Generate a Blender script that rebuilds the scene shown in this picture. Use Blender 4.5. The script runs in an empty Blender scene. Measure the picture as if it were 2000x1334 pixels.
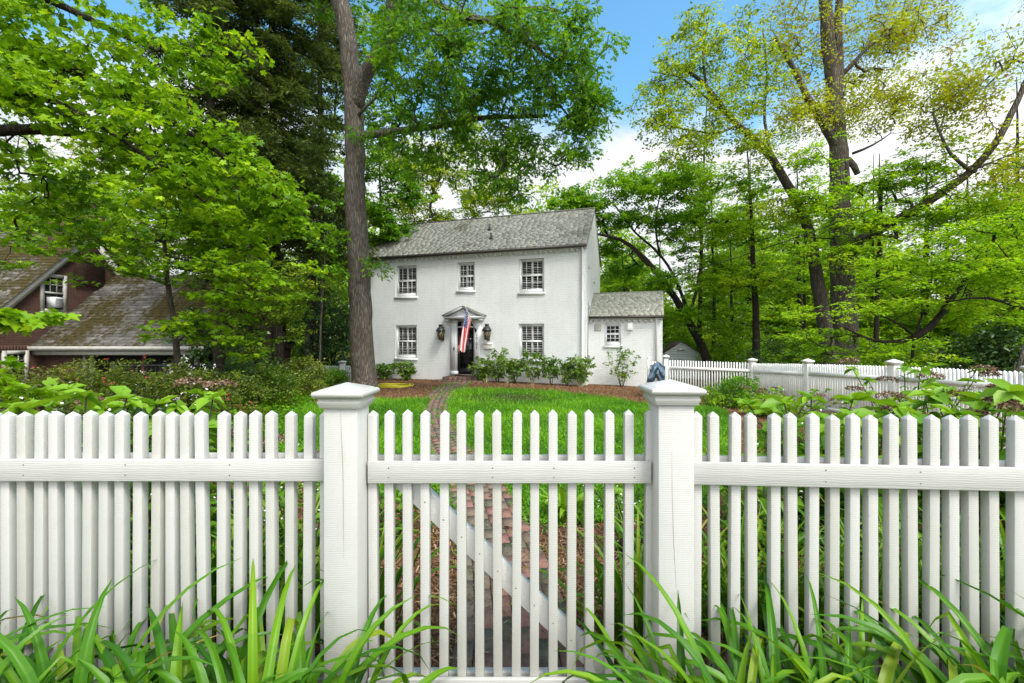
import bpy, math, random
import numpy as np
from mathutils import Vector, Matrix

# ------------------------------------------------------------------ basics
F, CX, CY, H = 889.0, 1000.0, 667.0, 1.5
R = math.radians
SC = bpy.context.scene
COL = SC.collection
BASE = {}


def at(px, py, Y):
    """a point of the place, from where it is seen and how far away it stands"""
    return np.array([(px - CX) / F * Y, Y, H - (py - CY) / F * Y])


def gz(x, y):
    """height of the gently falling ground"""
    x = np.asarray(x, float); y = np.asarray(y, float)
    z = -0.08 - 0.0106 * (np.clip(y, 2, 20) - 2)
    z = z - 0.0017 * np.clip(x, 0, 9) * np.clip(y, 0, 16)
    z = z - 0.08 * np.clip(-x - 7.5, 0, 9)
    z = z - 0.02 * np.clip(y - 24, 0, 60)
    return z


def tag(o, label=None, cat=None, group=None, kind=None):
    if label: o['label'] = label
    if cat: o['category'] = cat
    if group: o['group'] = group
    if kind: o['kind'] = kind
    return o


def thing(name, label, cat, loc=(0, 0, 0), rz=0.0, group=None):
    o = bpy.data.objects.new(name, None)
    o.empty_display_size = 0.2
    COL.objects.link(o)
    o.location = loc
    o.rotation_euler = (0, 0, rz)
    BASE[o] = (Matrix.Translation(Vector(loc)) @ Matrix.Rotation(rz, 4, 'Z'))
    return tag(o, label, cat, group)


def link_mesh(name, me, parent=None, mat=None, smooth=False):
    o = bpy.data.objects.new(name, me)
    COL.objects.link(o)
    if mat is not None:
        for m in (mat if isinstance(mat, (list, tuple)) else [mat]):
            me.materials.append(m)
    if smooth:
        me.polygons.foreach_set('use_smooth', np.ones(len(me.polygons), bool))
    if parent is not None:
        o.parent = parent
        BASE[o] = BASE[parent]
    else:
        BASE[o] = Matrix.Identity(4)
    return o


def to_local(v, parent):
    if parent is None or parent not in BASE:
        return v
    M = np.array(BASE[parent].inverted())
    return v @ M[:3, :3].T + M[:3, 3]


def raw_mesh(name, v, loops, sizes, tint=None, matidx=None):
    me = bpy.data.meshes.new(name)
    v = np.ascontiguousarray(v, dtype=np.float32)
    loops = np.ascontiguousarray(loops, dtype=np.int32)
    sizes = np.ascontiguousarray(sizes, dtype=np.int32)
    me.vertices.add(len(v)); me.vertices.foreach_set('co', v.ravel())
    me.loops.add(len(loops)); me.loops.foreach_set('vertex_index', loops)
    me.polygons.add(len(sizes))
    st = np.zeros(len(sizes), np.int32); st[1:] = np.cumsum(sizes)[:-1]
    me.polygons.foreach_set('loop_start', st)
    if matidx is not None:
        me.polygons.foreach_set('material_index', np.asarray(matidx, np.int32))
    if tint is not None:
        a = me.attributes.new('tint', 'FLOAT', 'FACE')
        a.data.foreach_set('value', np.asarray(tint, np.float32))
    me.update(calc_edges=True)
    me.validate()
    return me


class MB:
    """collects faces in world coordinates and links them as one mesh"""
    def __init__(self):
        self.v = []; self.f = []; self.t = []; self.m = []; self.n = 0
        self.M = None

    def add(self, verts, faces, tint=0.5, mi=0):
        verts = np.asarray(verts, float)
        if self.M is not None:
            M = np.array(self.M)
            verts = verts @ M[:3, :3].T + M[:3, 3]
        self.v.append(verts)
        for k, f in enumerate(faces):
            self.f.append([i + self.n for i in f])
            self.t.append(tint[k] if isinstance(tint, (list, np.ndarray)) else tint)
            self.m.append(mi)
        self.n += len(verts)

    def box(self, x0, x1, y0, y1, z0, z1, tint=0.5, mi=0):
        v = [(x0, y0, z0), (x1, y0, z0), (x1, y1, z0), (x0, y1, z0),
             (x0, y0, z1), (x1, y0, z1), (x1, y1, z1), (x0, y1, z1)]
        self.add(v, [(0, 3, 2, 1), (4, 5, 6, 7), (0, 1, 5, 4), (1, 2, 6, 5), (2, 3, 7, 6), (3, 0, 4, 7)], tint, mi)

    def beam(self, p, q, w, d, side=(0, 1, 0), tint=0.5, mi=0):
        """rectangular bar from p to q, w across (in the plane) and d along side"""
        p = np.asarray(p, float); q = np.asarray(q, float)
        a = (q - p) / np.linalg.norm(q - p)
        s = np.asarray(side, float); s = s - a * s.dot(a); s /= np.linalg.norm(s)
        u = np.cross(a, s)
        v = []
        for c in (p, q):
            for i, j in ((-1, -1), (1, -1), (1, 1), (-1, 1)):
                v.append(c + u * w / 2 * i + s * d / 2 * j)
        self.add(v, [(0, 1, 2, 3), (7, 6, 5, 4), (0, 4, 5, 1), (1, 5, 6, 2), (2, 6, 7, 3), (3, 7, 4, 0)], tint, mi)

    def tube(self, pts, radii, n=6, tint=0.5, mi=0, cap=True, jit=0.0, rng=None):
        pts = np.asarray(pts, float); k = len(pts)
        if np.isscalar(radii): radii = [radii] * k
        radii = np.asarray(radii, float)
        d = np.gradient(pts, axis=0)
        d /= np.maximum(np.linalg.norm(d, axis=1), 1e-9)[:, None]
        ref = np.array([0.0, 0, 1]) if abs(d[:, 2]).mean() < 0.75 else np.array([1.0, 0, 0])
        u = np.cross(d, ref); u /= np.maximum(np.linalg.norm(u, axis=1), 1e-9)[:, None]
        w = np.cross(d, u)
        an = np.arange(n) * 2 * math.pi / n
        rr = np.repeat(radii[:, None], n, 1)
        if jit and rng is not None:
            prof = 1 + jit * rng.standard_normal((1, n)) * 0.6
            rr = rr * (prof + jit * 0.5 * rng.standard_normal((k, n)))
        v = pts[:, None, :] + rr[..., None] * (np.cos(an)[None, :, None] * u[:, None, :] + np.sin(an)[None, :, None] * w[:, None, :])
        f = []
        for i in range(k - 1):
            for j in range(n):
                f.append((i * n + j, i * n + (j + 1) % n, (i + 1) * n + (j + 1) % n, (i + 1) * n + j))
        if cap:
            f.append(tuple(range(n))[::-1]); f.append(tuple((k - 1) * n + j for j in range(n)))
        self.add(v.reshape(-1, 3), f, tint, mi)

    def lathe(self, prof, n=16, c=(0, 0, 0), square=False, tint=0.5, mi=0):
        """profile of (r, z) rings round a vertical axis; square gives four-sided rings"""
        n = 4 if square else n
        off = math.pi / 4 if square else 0
        k = math.sqrt(2) if square else 1
        v = []
        for r, z in prof:
            for j in range(n):
                a = off + j * 2 * math.pi / n
                v.append((c[0] + r * k * math.cos(a), c[1] + r * k * math.sin(a), c[2] + z))
        f = []
        for i in range(len(prof) - 1):
            for j in range(n):
                f.append((i * n + j, i * n + (j + 1) % n, (i + 1) * n + (j + 1) % n, (i + 1) * n + j))
        f.append(tuple(range(n))[::-1]); f.append(tuple((len(prof) - 1) * n + j for j in range(n)))
        self.add(v, f, tint, mi)

    def build(self, name, mat, parent=None, smooth=False, bevel=0.0):
        v = np.concatenate(self.v)
        v = to_local(v, parent)
        loops = np.concatenate([np.asarray(f, np.int32) for f in self.f])
        sizes = [len(f) for f in self.f]
        me = raw_mesh(name, v, loops, sizes, self.t, self.m if max(self.m) else None)
        o = link_mesh(name, me, parent, mat, smooth)
        if bevel:
            b = o.modifiers.new('bevel', 'BEVEL'); b.width = bevel; b.segments = 2
            b.limit_method = 'ANGLE'; b.angle_limit = R(40)
            b.harden_normals = False
        return o


# ------------------------------------------------------------------ materials
def nt(name):
    m = bpy.data.materials.new(name); m.use_nodes = True
    t = m.node_tree; t.nodes.clear()
    out = t.nodes.new('ShaderNodeOutputMaterial')
    return m, t, out


def N(t, kind, **kw):
    n = t.nodes.new(kind)
    for k, v in kw.items():
        if k.startswith('i_'):
            n.inputs[k[2:].replace('_', ' ')].default_value = v
        else:
            setattr(n, k, v)
    return n


def L(t, a, b): t.links.new(a, b)


def ramp(t, stops, fac=None):
    n = t.nodes.new('ShaderNodeValToRGB')
    el = n.color_ramp.elements
    while len(el) > 1: el.remove(el[-1])
    el[0].position = stops[0][0]; el[0].color = (*stops[0][1], 1)
    for p, c in stops[1:]:
        e = el.new(p); e.color = (*c, 1)
    if fac is not None: L(t, fac, n.inputs['Fac'])
    return n


def coords(t, scale=(1, 1, 1)):
    tc = N(t, 'ShaderNodeTexCoord'); mp = N(t, 'ShaderNodeMapping')
    mp.inputs['Scale'].default_value = scale
    L(t, tc.outputs['Object'], mp.inputs['Vector'])
    return mp.outputs['Vector']


def noise(t, vec, scale=5.0, detail=4.0, rough=0.55):
    n = N(t, 'ShaderNodeTexNoise'); n.inputs['Scale'].default_value = scale
    n.inputs['Detail'].default_value = detail; n.inputs['Roughness'].default_value = rough
    L(t, vec, n.inputs['Vector'])
    return n.outputs['Fac']


def bump(t, height, strength=0.3, dist=0.01, normal=None):
    b = N(t, 'ShaderNodeBump'); b.inputs['Strength'].default_value = strength
    b.inputs['Distance'].default_value = dist
    L(t, height, b.inputs['Height'])
    if normal is not None: L(t, normal, b.inputs['Normal'])
    return b.outputs['Normal']


def math_node(t, op, a, b=None, c=None):
    n = N(t, 'ShaderNodeMath', operation=op)
    for i, x in enumerate((a, b, c)):
        if x is None: continue
        if isinstance(x, (int, float)): n.inputs[i].default_value = x
        else: L(t, x, n.inputs[i])
    return n.outputs[0]


def mixc(t, fac, a, b, mode='MIX'):
    n = N(t, 'ShaderNodeMix', data_type='RGBA', blend_type=mode)
    for i, x in ((0, fac), (6, a), (7, b)):
        if isinstance(x, (int, float)): n.inputs[i].default_value = x
        elif isinstance(x, tuple): n.inputs[i].default_value = (*x, 1) if len(x) == 3 else x
        else: L(t, x, n.inputs[i])
    return n.outputs[2]


def princ(t, out, base=None, rough=0.5, normal=None, metal=0.0, spec=0.5):
    p = N(t, 'ShaderNodeBsdfPrincipled')
    p.inputs['Roughness'].default_value = rough
    p.inputs['Metallic'].default_value = metal
    p.inputs['Specular IOR Level'].default_value = spec
    if isinstance(base, tuple): p.inputs['Base Color'].default_value = (*base, 1)
    elif base is not None: L(t, base, p.inputs['Base Color'])
    if normal is not None: L(t, normal, p.inputs['Normal'])
    if out is not None: L(t, p.outputs[0], out.inputs['Surface'])
    return p


def attr_tint(t):
    a = N(t, 'ShaderNodeAttribute'); a.attribute_name = 'tint'
    return a.outputs['Fac']


def m_simple(name, c, rough=0.5, var=0.12, scale=6.0, bmp=0.15, metal=0.0, spec=0.4):
    m, t, o = nt(name)
    v = coords(t)
    n = noise(t, v, scale, 5)
    lo = tuple(x * (1 - var) for x in c); hi = tuple(min(1, x * (1 + var)) for x in c)
    cr = ramp(t, [(0.3, lo), (0.7, hi)], n)
    fine = noise(t, v, scale * 9, 4)
    princ(t, o, cr.outputs[0], rough, bump(t, fine, bmp, 0.004), metal, spec)
    return m


LEAFK = (2.15, 1.85, 1.4)


def m_leaf(name, stops, trans=0.42, rough=0.42, gain=(1.5, 1.35, 0.7), spec=0.3):
    """leaf: colour by each leaf's own tint, thin enough to let light through"""
    m, t, o = nt(name)
    tint = attr_tint(t)
    stops = [tuple(min(0.62, q * k) for q, k in zip(c, LEAFK)) for c in stops]
    n = len(stops)
    cr = ramp(t, [(i / (n - 1), c) for i, c in enumerate(stops)], tint)
    p = princ(t, None, cr.outputs[0], rough, None, 0, spec)
    tr = N(t, 'ShaderNodeBsdfTranslucent')
    tc = mixc(t, 1.0, cr.outputs[0], gain, 'MULTIPLY')
    L(t, tc, tr.inputs['Color'])
    mx = N(t, 'ShaderNodeMixShader'); mx.inputs[0].default_value = trans
    L(t, p.outputs[0], mx.inputs[1]); L(t, tr.outputs[0], mx.inputs[2])
    L(t, mx.outputs[0], o.inputs['Surface'])
    return m


def m_bark(name, dark, light, sc=1.0, strength=0.9):
    m, t, o = nt(name)
    v = coords(t, (14 * sc, 14 * sc, 1.6 * sc))
    vo = N(t, 'ShaderNodeTexVoronoi', feature='DISTANCE_TO_EDGE'); vo.inputs['Scale'].default_value = 1.6
    nv = N(t, 'ShaderNodeTexNoise'); nv.inputs['Scale'].default_value = 1.5; nv.inputs['Detail'].default_value = 5
    L(t, v, nv.inputs['Vector'])
    wv = mixc(t, 0.35, v, nv.outputs['Color'], 'ADD')
    L(t, wv, vo.inputs['Vector'])
    h = math_node(t, 'MINIMUM', math_node(t, 'MULTIPLY', vo.outputs['Distance'], 2.6), 1.0)
    n2 = noise(t, coords(t, (3, 3, 1.2)), 2.2, 6)
    fac = math_node(t, 'ADD', math_node(t, 'MULTIPLY', h, 0.55), math_node(t, 'MULTIPLY', n2, 0.5))
    cr = ramp(t, [(0.15, dark), (0.55, tuple((a + b) / 2 for a, b in zip(dark, light))), (0.95, light)], fac)
    hh = math_node(t, 'ADD', h, math_node(t, 'MULTIPLY', noise(t, v, 4, 5), 0.5))
    princ(t, o, cr.outputs[0], 0.9, bump(t, hh, strength, 0.03), 0, 0.15)
    return m


def m_white_wood(name, c=(0.515, 0.512, 0.48)):
    """painted sawn timber: faint saw ripples, grain ridges, a little grime"""
    m, t, o = nt(name)
    v = coords(t)
    w = N(t, 'ShaderNodeTexWave', wave_type='BANDS', bands_direction='Z')
    w.inputs['Scale'].default_value = 42; w.inputs['Distortion'].default_value = 2.5
    w.inputs['Detail'].default_value = 2; w.inputs['Detail Scale'].default_value = 1.5
    L(t, v, w.inputs['Vector'])
    gr = noise(t, coords(t, (60, 60, 4)), 1.0, 4)
    big = noise(t, v, 5, 6, 0.65)
    spot = noise(t, v, 38, 3)
    col = ramp(t, [(0.25, tuple(x * 0.90 for x in c)), (0.5, c), (0.8, tuple(min(0.84, x * 1.03) for x in c))], big)
    dirt = ramp(t, [(0.22, (0.72, 0.68, 0.58)), (0.32, (1, 1, 1))], spot)
    cc = mixc(t, 0.6, col.outputs[0], dirt.outputs[0], 'MULTIPLY')
    oi = N(t, 'ShaderNodeObjectInfo')
    pv = ramp(t, [(0.0, (0.90, 0.90, 0.86)), (0.5, (1.0, 1.0, 1.0)), (1.0, (1.05, 1.05, 1.06))], oi.outputs['Random'])
    cc = mixc(t, 1.0, cc, pv.outputs[0], 'MULTIPLY')
    alg = noise(t, coords(t, (9, 9, 3)), 1.0, 6, 0.7)
    am = ramp(t, [(0.60, (0, 0, 0)), (0.74, (0.45, 0.45, 0.45))], alg)
    cc = mixc(t, am.outputs[0], cc, (0.40, 0.42, 0.31))
    hh = math_node(t, 'ADD', math_node(t, 'MULTIPLY', w.outputs['Fac'], 0.5), gr)
    princ(t, o, cc, 0.42, bump(t, hh, 0.22, 0.004), 0, 0.4)
    return m


def m_white_rail(name, c=(0.515, 0.512, 0.48)):
    """painted plank with grain along its length, a few knots"""
    m, t, o = nt(name)
    v = coords(t, (2.2, 30, 26))
    gr = noise(t, v, 1.6, 6, 0.6)
    vo = N(t, 'ShaderNodeTexVoronoi', feature='F1'); vo.inputs['Scale'].default_value = 1.0
    L(t, coords(t, (2.3, 0.01, 7.5)), vo.inputs['Vector'])
    knot = ramp(t, [(0.05, (0.70, 0.66, 0.55)), (0.11, (1, 1, 1))], vo.outputs['Distance'])
    big = noise(t, coords(t), 4, 5, 0.65)
    col = ramp(t, [(0.25, tuple(x * 0.91 for x in c)), (0.6, c)], big)
    cc = mixc(t, 0.35, col.outputs[0], knot.outputs[0], 'MULTIPLY')
    ring = N(t, 'ShaderNodeTexWave', wave_type='RINGS'); ring.inputs['Scale'].default_value = 9
    ring.inputs['Distortion'].default_value = 6; L(t, coords(t, (1, 1, 4)), ring.inputs['Vector'])
    hh = math_node(t, 'ADD', gr, math_node(t, 'MULTIPLY', ring.outputs['Fac'], 0.25))
    princ(t, o, cc, 0.42, bump(t, hh, 0.35, 0.004), 0, 0.4)
    return m


def m_brick(name, c1, c2, mortar, bump_s=0.5, rough=0.7, paint=False):
    m, t, o = nt(name)
    tc = N(t, 'ShaderNodeTexCoord'); sp = N(t, 'ShaderNodeSeparateXYZ')
    L(t, tc.outputs['Object'], sp.inputs[0])
    cb = N(t, 'ShaderNodeCombineXYZ')
    L(t, math_node(t, 'ADD', sp.outputs[0], sp.outputs[1]), cb.inputs[0]); L(t, sp.outputs[2], cb.inputs[1])
    b = N(t, 'ShaderNodeTexBrick')
    b.inputs['Color1'].default_value = (*c1, 1); b.inputs['Color2'].default_value = (*c2, 1)
    b.inputs['Mortar'].default_value = (*mortar, 1)
    b.inputs['Scale'].default_value = 1.0; b.inputs['Brick Width'].default_value = 0.215
    b.inputs['Row Height'].default_value = 0.073; b.inputs['Mortar Size'].default_value = 0.007
    b.inputs['Mortar Smooth'].default_value = 0.3; b.inputs['Bias'].default_value = -0.1
    wob = N(t, 'ShaderNodeTexNoise'); wob.inputs['Scale'].default_value = 2.5
    L(t, cb.outputs[0], wob.inputs['Vector'])
    vv = mixc(t, 0.012, cb.outputs[0], wob.outputs['Color'], 'ADD')
    L(t, vv, b.inputs['Vector'])
    big = noise(t, coords(t), 0.9, 5, 0.6)
    fine = noise(t, coords(t), 30, 4)
    shade = ramp(t, [(0.3, (0.90, 0.90, 0.90)), (0.7, (1, 1, 1))], big)
    cc = mixc(t, 1.0, b.outputs['Color'], shade.outputs[0], 'MULTIPLY')
    st_ = noise(t, coords(t, (5, 5, 0.45)), 1.0, 5, 0.65)
    sk = ramp(t, [(0.52, (1, 1, 1)), (0.80, (0.92, 0.92, 0.89))], st_)
    cc = mixc(t, 1.0, cc, sk.outputs[0], 'MULTIPLY')
    pt = noise(t, coords(t), 13, 3, 0.5)
    pk_ = ramp(t, [(0.30, (0.90, 0.90, 0.88)), (0.45, (1, 1, 1))], pt)
    cc = mixc(t, 1.0, cc, pk_.outputs[0], 'MULTIPLY')
    hh = math_node(t, 'SUBTRACT', math_node(t, 'MULTIPLY', fine, 0.5), b.outputs['Fac'])
    princ(t, o, cc, rough, bump(t, hh, bump_s, 0.014), 0, 0.3)
    return m


def m_tinted(name, stops, rough=0.7, bmp=0.4, nscale=25, moss=None, dist=0.006, spec=0.3, mossamt=0.52):
    """a colour for each piece (its tint), fine noise and, where given, patches of moss"""
    m, t, o = nt(name)
    n = len(stops)
    cr = ramp(t, [(i / (n - 1), c) for i, c in enumerate(stops)], attr_tint(t))
    fine = noise(t, coords(t), nscale, 5)
    sh = ramp(t, [(0.25, (0.75, 0.75, 0.75)), (0.7, (1.05, 1.05, 1.05))], fine)
    cc = mixc(t, 1.0, cr.outputs[0], sh.outputs[0], 'MULTIPLY')
    if moss:
        pn = noise(t, coords(t), 0.55, 3, 0.5)
        pm = noise(t, coords(t), 7.0, 5, 0.65)
        s = math_node(t, 'ADD', math_node(t, 'MULTIPLY', pn, 0.65), math_node(t, 'MULTIPLY', pm, 0.4))
        k = ramp(t, [(mossamt, (0, 0, 0)), (mossamt + 0.07, (1, 1, 1))], s)
        mc = ramp(t, [(0.3, tuple(x * 0.55 for x in moss)), (0.7, moss)], noise(t, coords(t), 18, 4))
        cc = mixc(t, k.outputs[0], cc, mc.outputs[0])
    princ(t, o, cc, rough, bump(t, fine, bmp, dist), 0, spec)
    return m


def m_glass(name, c=(0.012, 0.014, 0.014), rough=0.06):
    m, t, o = nt(name)
    n = noise(t, coords(t), 1.5, 2)
    princ(t, o, c, rough, bump(t, n, 0.05, 0.02), 0, 0.55)
    return m


def m_ground(name, stops, scale=(1.2, 9, 60), bmp=0.8):
    m, t, o = nt(name)
    v = coords(t)
    a = noise(t, v, scale[0], 4); b = noise(t, v, scale[1], 5, 0.7); c = noise(t, v, scale[2], 4, 0.7)
    s = math_node(t, 'ADD', math_node(t, 'MULTIPLY', a, 0.25), math_node(t, 'ADD', math_node(t, 'MULTIPLY', b, 0.4), math_node(t, 'MULTIPLY', c, 0.35)))
    n = len(stops)
    cr = ramp(t, [(0.3 + 0.4 * i / (n - 1), col) for i, col in enumerate(stops)], s)
    princ(t, o, cr.outputs[0], 0.95, bump(t, s, bmp, 0.03), 0, 0.1)
    return m


WOOD = m_white_wood('white_painted_timber')
RAIL = m_white_rail('white_painted_plank')
LITRAIL = m_white_rail('shade_lifted_white_plank', (0.72, 0.715, 0.68))  # same white paint as the rails, lightened to offset shade on the brace
FARWOOD = m_simple('white_fence_paint', (0.80, 0.80, 0.76), 0.5, 0.06, 3, 0.1)
GREYWOOD = m_simple('weathered_grey_paint', (0.42, 0.45, 0.42), 0.7, 0.15, 5, 0.2)
TRIM = m_simple('white_trim_paint', (0.70, 0.71, 0.70), 0.4, 0.04, 4, 0.08)
HOUSEBRICK = m_brick('white_painted_brick', (0.85, 0.87, 0.855), (0.82, 0.845, 0.825), (0.69, 0.715, 0.70), 0.8, 0.6)
REDBRICK = m_brick('dark_red_brick', (0.115, 0.052, 0.036), (0.075, 0.036, 0.027), (0.12, 0.092, 0.073), 0.6, 0.85)
SLATE = m_tinted('weathered_slate', [(0.09, 0.09, 0.078), (0.20, 0.20, 0.172), (0.255, 0.258, 0.22), (0.305, 0.305, 0.26), (0.36, 0.36, 0.31)], 0.75, 0.5, 14, moss=(0.16, 0.155, 0.115), mossamt=0.585)
MOSSROOF = m_tinted('mossy_shingle', [(0.02, 0.019, 0.016), (0.10, 0.094, 0.08), (0.16, 0.15, 0.135), (0.235, 0.22, 0.195)], 0.9, 0.6, 20, moss=(0.070, 0.054, 0.012), mossamt=0.44)
DARKGUT = m_simple('dark_bronze_gutter', (0.05, 0.042, 0.036), 0.5, 0.2, 4, 0.1)
GLASS = m_glass('dark_window_glass')
SLAT = m_simple('shutter_slat_paint', (0.50, 0.50, 0.47), 0.5, 0.05, 8, 0.05)
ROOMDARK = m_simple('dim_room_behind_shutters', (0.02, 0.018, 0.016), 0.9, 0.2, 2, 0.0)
BLACK = m_simple('black_painted_metal', (0.018, 0.02, 0.021), 0.45, 0.25, 9, 0.15, 0.0, 0.5)
BLACKDOOR = m_simple('black_door_paint', (0.010, 0.010, 0.011), 0.4, 0.1, 5, 0.05)
BRASS = m_simple('aged_brass', (0.42, 0.37, 0.26), 0.4, 0.15, 12, 0.05, 0.6)
FLAME = None
OAKBARK = m_bark('oak_bark', (0.045, 0.036, 0.028), (0.29, 0.25, 0.205), 1.0, 1.0)
DARKBARK = m_bark('dark_bark', (0.018, 0.014, 0.010), (0.075, 0.062, 0.048))
GREYBARK = m_bark('grey_bark', (0.035, 0.030, 0.024), (0.15, 0.132, 0.105))
STEM = m_simple('brown_stem', (0.075, 0.055, 0.035), 0.8, 0.25, 20, 0.2)
STEMPALE = m_simple('pale_green_stem', (0.13, 0.17, 0.05), 0.6, 0.2, 20, 0.1)
# ------------------------------------------------------------------ camera, light, sky
cam = bpy.data.cameras.new('camera'); camo = bpy.data.objects.new('camera', cam); COL.objects.link(camo)
cam.sensor_width = 36.0; cam.lens = 36.0 * F / 2000.0
cam.clip_start = 0.05; cam.clip_end = 2000
camo.location = (0, 0, H); camo.rotation_euler = (R(90), 0, 0)
SC.camera = camo

SUN_EL, SUN_AZ = 54.0, 140.0      # degrees; azimuth clockwise from +Y
w = bpy.data.worlds.new('World'); SC.world = w; w.use_nodes = True
wt = w.node_tree; wt.nodes.clear()
wo = wt.nodes.new('ShaderNodeOutputWorld')
sky = N(wt, 'ShaderNodeTexSky', sky_type='NISHITA'); sky.sun_disc = False
sky.sun_elevation = R(SUN_EL); sky.sun_rotation = R(SUN_AZ); sky.air_density = 1.0; sky.dust_density = 1.0; sky.ozone_density = 1.2
bg1 = N(wt, 'ShaderNodeBackground'); bg1.inputs['Strength'].default_value = 0.15
hs = N(wt, 'ShaderNodeHueSaturation'); hs.inputs['Saturation'].default_value = 1.12
L(wt, sky.outputs[0], hs.inputs['Color']); L(wt, mixc(wt, 1.0, hs.outputs[0], (0.80, 1.12, 1.06), 'MULTIPLY'), bg1.inputs['Color'])
tcw = N(wt, 'ShaderNodeTexCoord'); spw = N(wt, 'ShaderNodeSeparateXYZ'); L(wt, tcw.outputs['Generated'], spw.inputs[0])
mpw = N(wt, 'ShaderNodeMapping'); mpw.inputs['Scale'].default_value = (1, 1, 1.9); mpw.inputs['Location'].default_value = (0.35, 0.2, 0.0)
L(wt, tcw.outputs['Generated'], mpw.inputs['Vector'])
nz = N(wt, 'ShaderNodeTexNoise'); nz.inputs['Scale'].default_value = 3.4; nz.inputs['Detail'].default_value = 7; nz.inputs['Roughness'].default_value = 0.55
L(wt, mpw.outputs[0], nz.inputs['Vector'])
sv = math_node(wt, 'SUBTRACT', math_node(wt, 'MULTIPLY', nz.outputs['Fac'], 0.5), math_node(wt, 'MULTIPLY', spw.outputs[2], 1.0))
sv = math_node(wt, 'SUBTRACT', sv, math_node(wt, 'MULTIPLY', math_node(wt, 'MINIMUM', spw.outputs[1], 0.25), 0.9))  # extra cloud behind the camera, added out of view for whiter fill light
sv = math_node(wt, 'SUBTRACT', sv, math_node(wt, 'MULTIPLY', math_node(wt, 'ABSOLUTE', spw.outputs[0]), 0.13))
msk = ramp(wt, [(0.40, (0, 0, 0)), (0.52, (1, 1, 1))], math_node(wt, 'ADD', sv, 0.90))
bg2 = N(wt, 'ShaderNodeBackground'); _d = N(wt, 'ShaderNodeVectorMath', operation='DOT_PRODUCT'); L(wt, tcw.outputs['Generated'], _d.inputs[0]); _d.inputs[1].default_value = (math.sin(R(SUN_AZ)) * math.cos(R(SUN_EL)), math.cos(R(SUN_AZ)) * math.cos(R(SUN_EL)), math.sin(R(SUN_EL)))
L(wt, math_node(wt, 'ADD', math_node(wt, 'MULTIPLY', math_node(wt, 'POWER', math_node(wt, 'MAXIMUM', _d.outputs['Value'], 0.0), 1.5), 1.15), 0.56), bg2.inputs['Strength'])  # glow towards the sun, raised for more fill from the unseen clouds
ccl = ramp(wt, [(0.3, (0.76, 0.81, 0.90)), (0.6, (0.985, 0.99, 1.0))], nz.outputs['Fac']); L(wt, ccl.outputs[0], bg2.inputs['Color'])
mxw = N(wt, 'ShaderNodeMixShader'); L(wt, msk.outputs[0], mxw.inputs[0]); L(wt, bg1.outputs[0], mxw.inputs[1]); L(wt, bg2.outputs[0], mxw.inputs[2])
L(wt, mxw.outputs[0], wo.inputs['Surface'])

sl = bpy.data.lights.new('sun', 'SUN'); so = bpy.data.objects.new('sun', sl); COL.objects.link(so)
sl.energy = 1.7; sl.angle = R(18); sl.color = (1.0, 0.96, 0.88)
az = R(SUN_AZ); el = R(SUN_EL)
sdir = Vector((math.sin(az) * math.cos(el), math.cos(az) * math.cos(el), math.sin(el)))
so.rotation_euler = sdir.to_track_quat('Z', 'Y').to_euler()
so.location = sdir * 60

SC.view_settings.view_transform = 'Standard'; SC.view_settings.look = 'None'
SC.view_settings.exposure = 1.05; SC.view_settings.gamma = 1.0
SC.view_settings.use_curve_mapping = False
SC.cycles.max_bounces = 7; SC.cycles.diffuse_bounces = 3; SC.cycles.glossy_bounces = 2
SC.cycles.transmission_bounces = 4; SC.cycles.transparent_max_bounces = 4
SC.cycles.use_denoising = True
SC.cycles.sample_clamp_indirect = 6
SC.cycles.caustics_reflective = False; SC.cycles.caustics_refractive = False

# ------------------------------------------------------------------ near fence and gate
PW = 0.038


def picket_mesh(h, tip, wdt=PW):
    b = MB(); a = wdt / 2
    v = [(-a, 0, 0), (a, 0, 0), (a, wdt, 0), (-a, wdt, 0), (-a, 0, h - tip), (a, 0, h - tip), (a, wdt, h - tip), (-a, wdt, h - tip), (0, a, h)]
    b.add(v, [(0, 3, 2, 1), (0, 1, 5, 4), (1, 2, 6, 5), (2, 3, 7, 6), (3, 0, 4, 7), (4, 5, 8), (5, 6, 8), (6, 7, 8), (7, 4, 8)])
    o = b.build('picket', WOOD, None, bevel=0.0022)
    return o


def place_pickets(parent, proto, specs):
    """specs: (x, y, z, yaw, lean) in the frame of the thing"""
    for i, (x, y, z, yaw, lean) in enumerate(specs):
        if proto.get('used'):
            o = proto.copy(); COL.objects.link(o)
        else:
            o = proto
        proto['used'] = 1
        o.parent = parent; o.location = (x, y, z); o.rotation_euler = (0, lean, yaw)
    return


def clear_used(o):
    if 'used' in o: del o['used']


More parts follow.
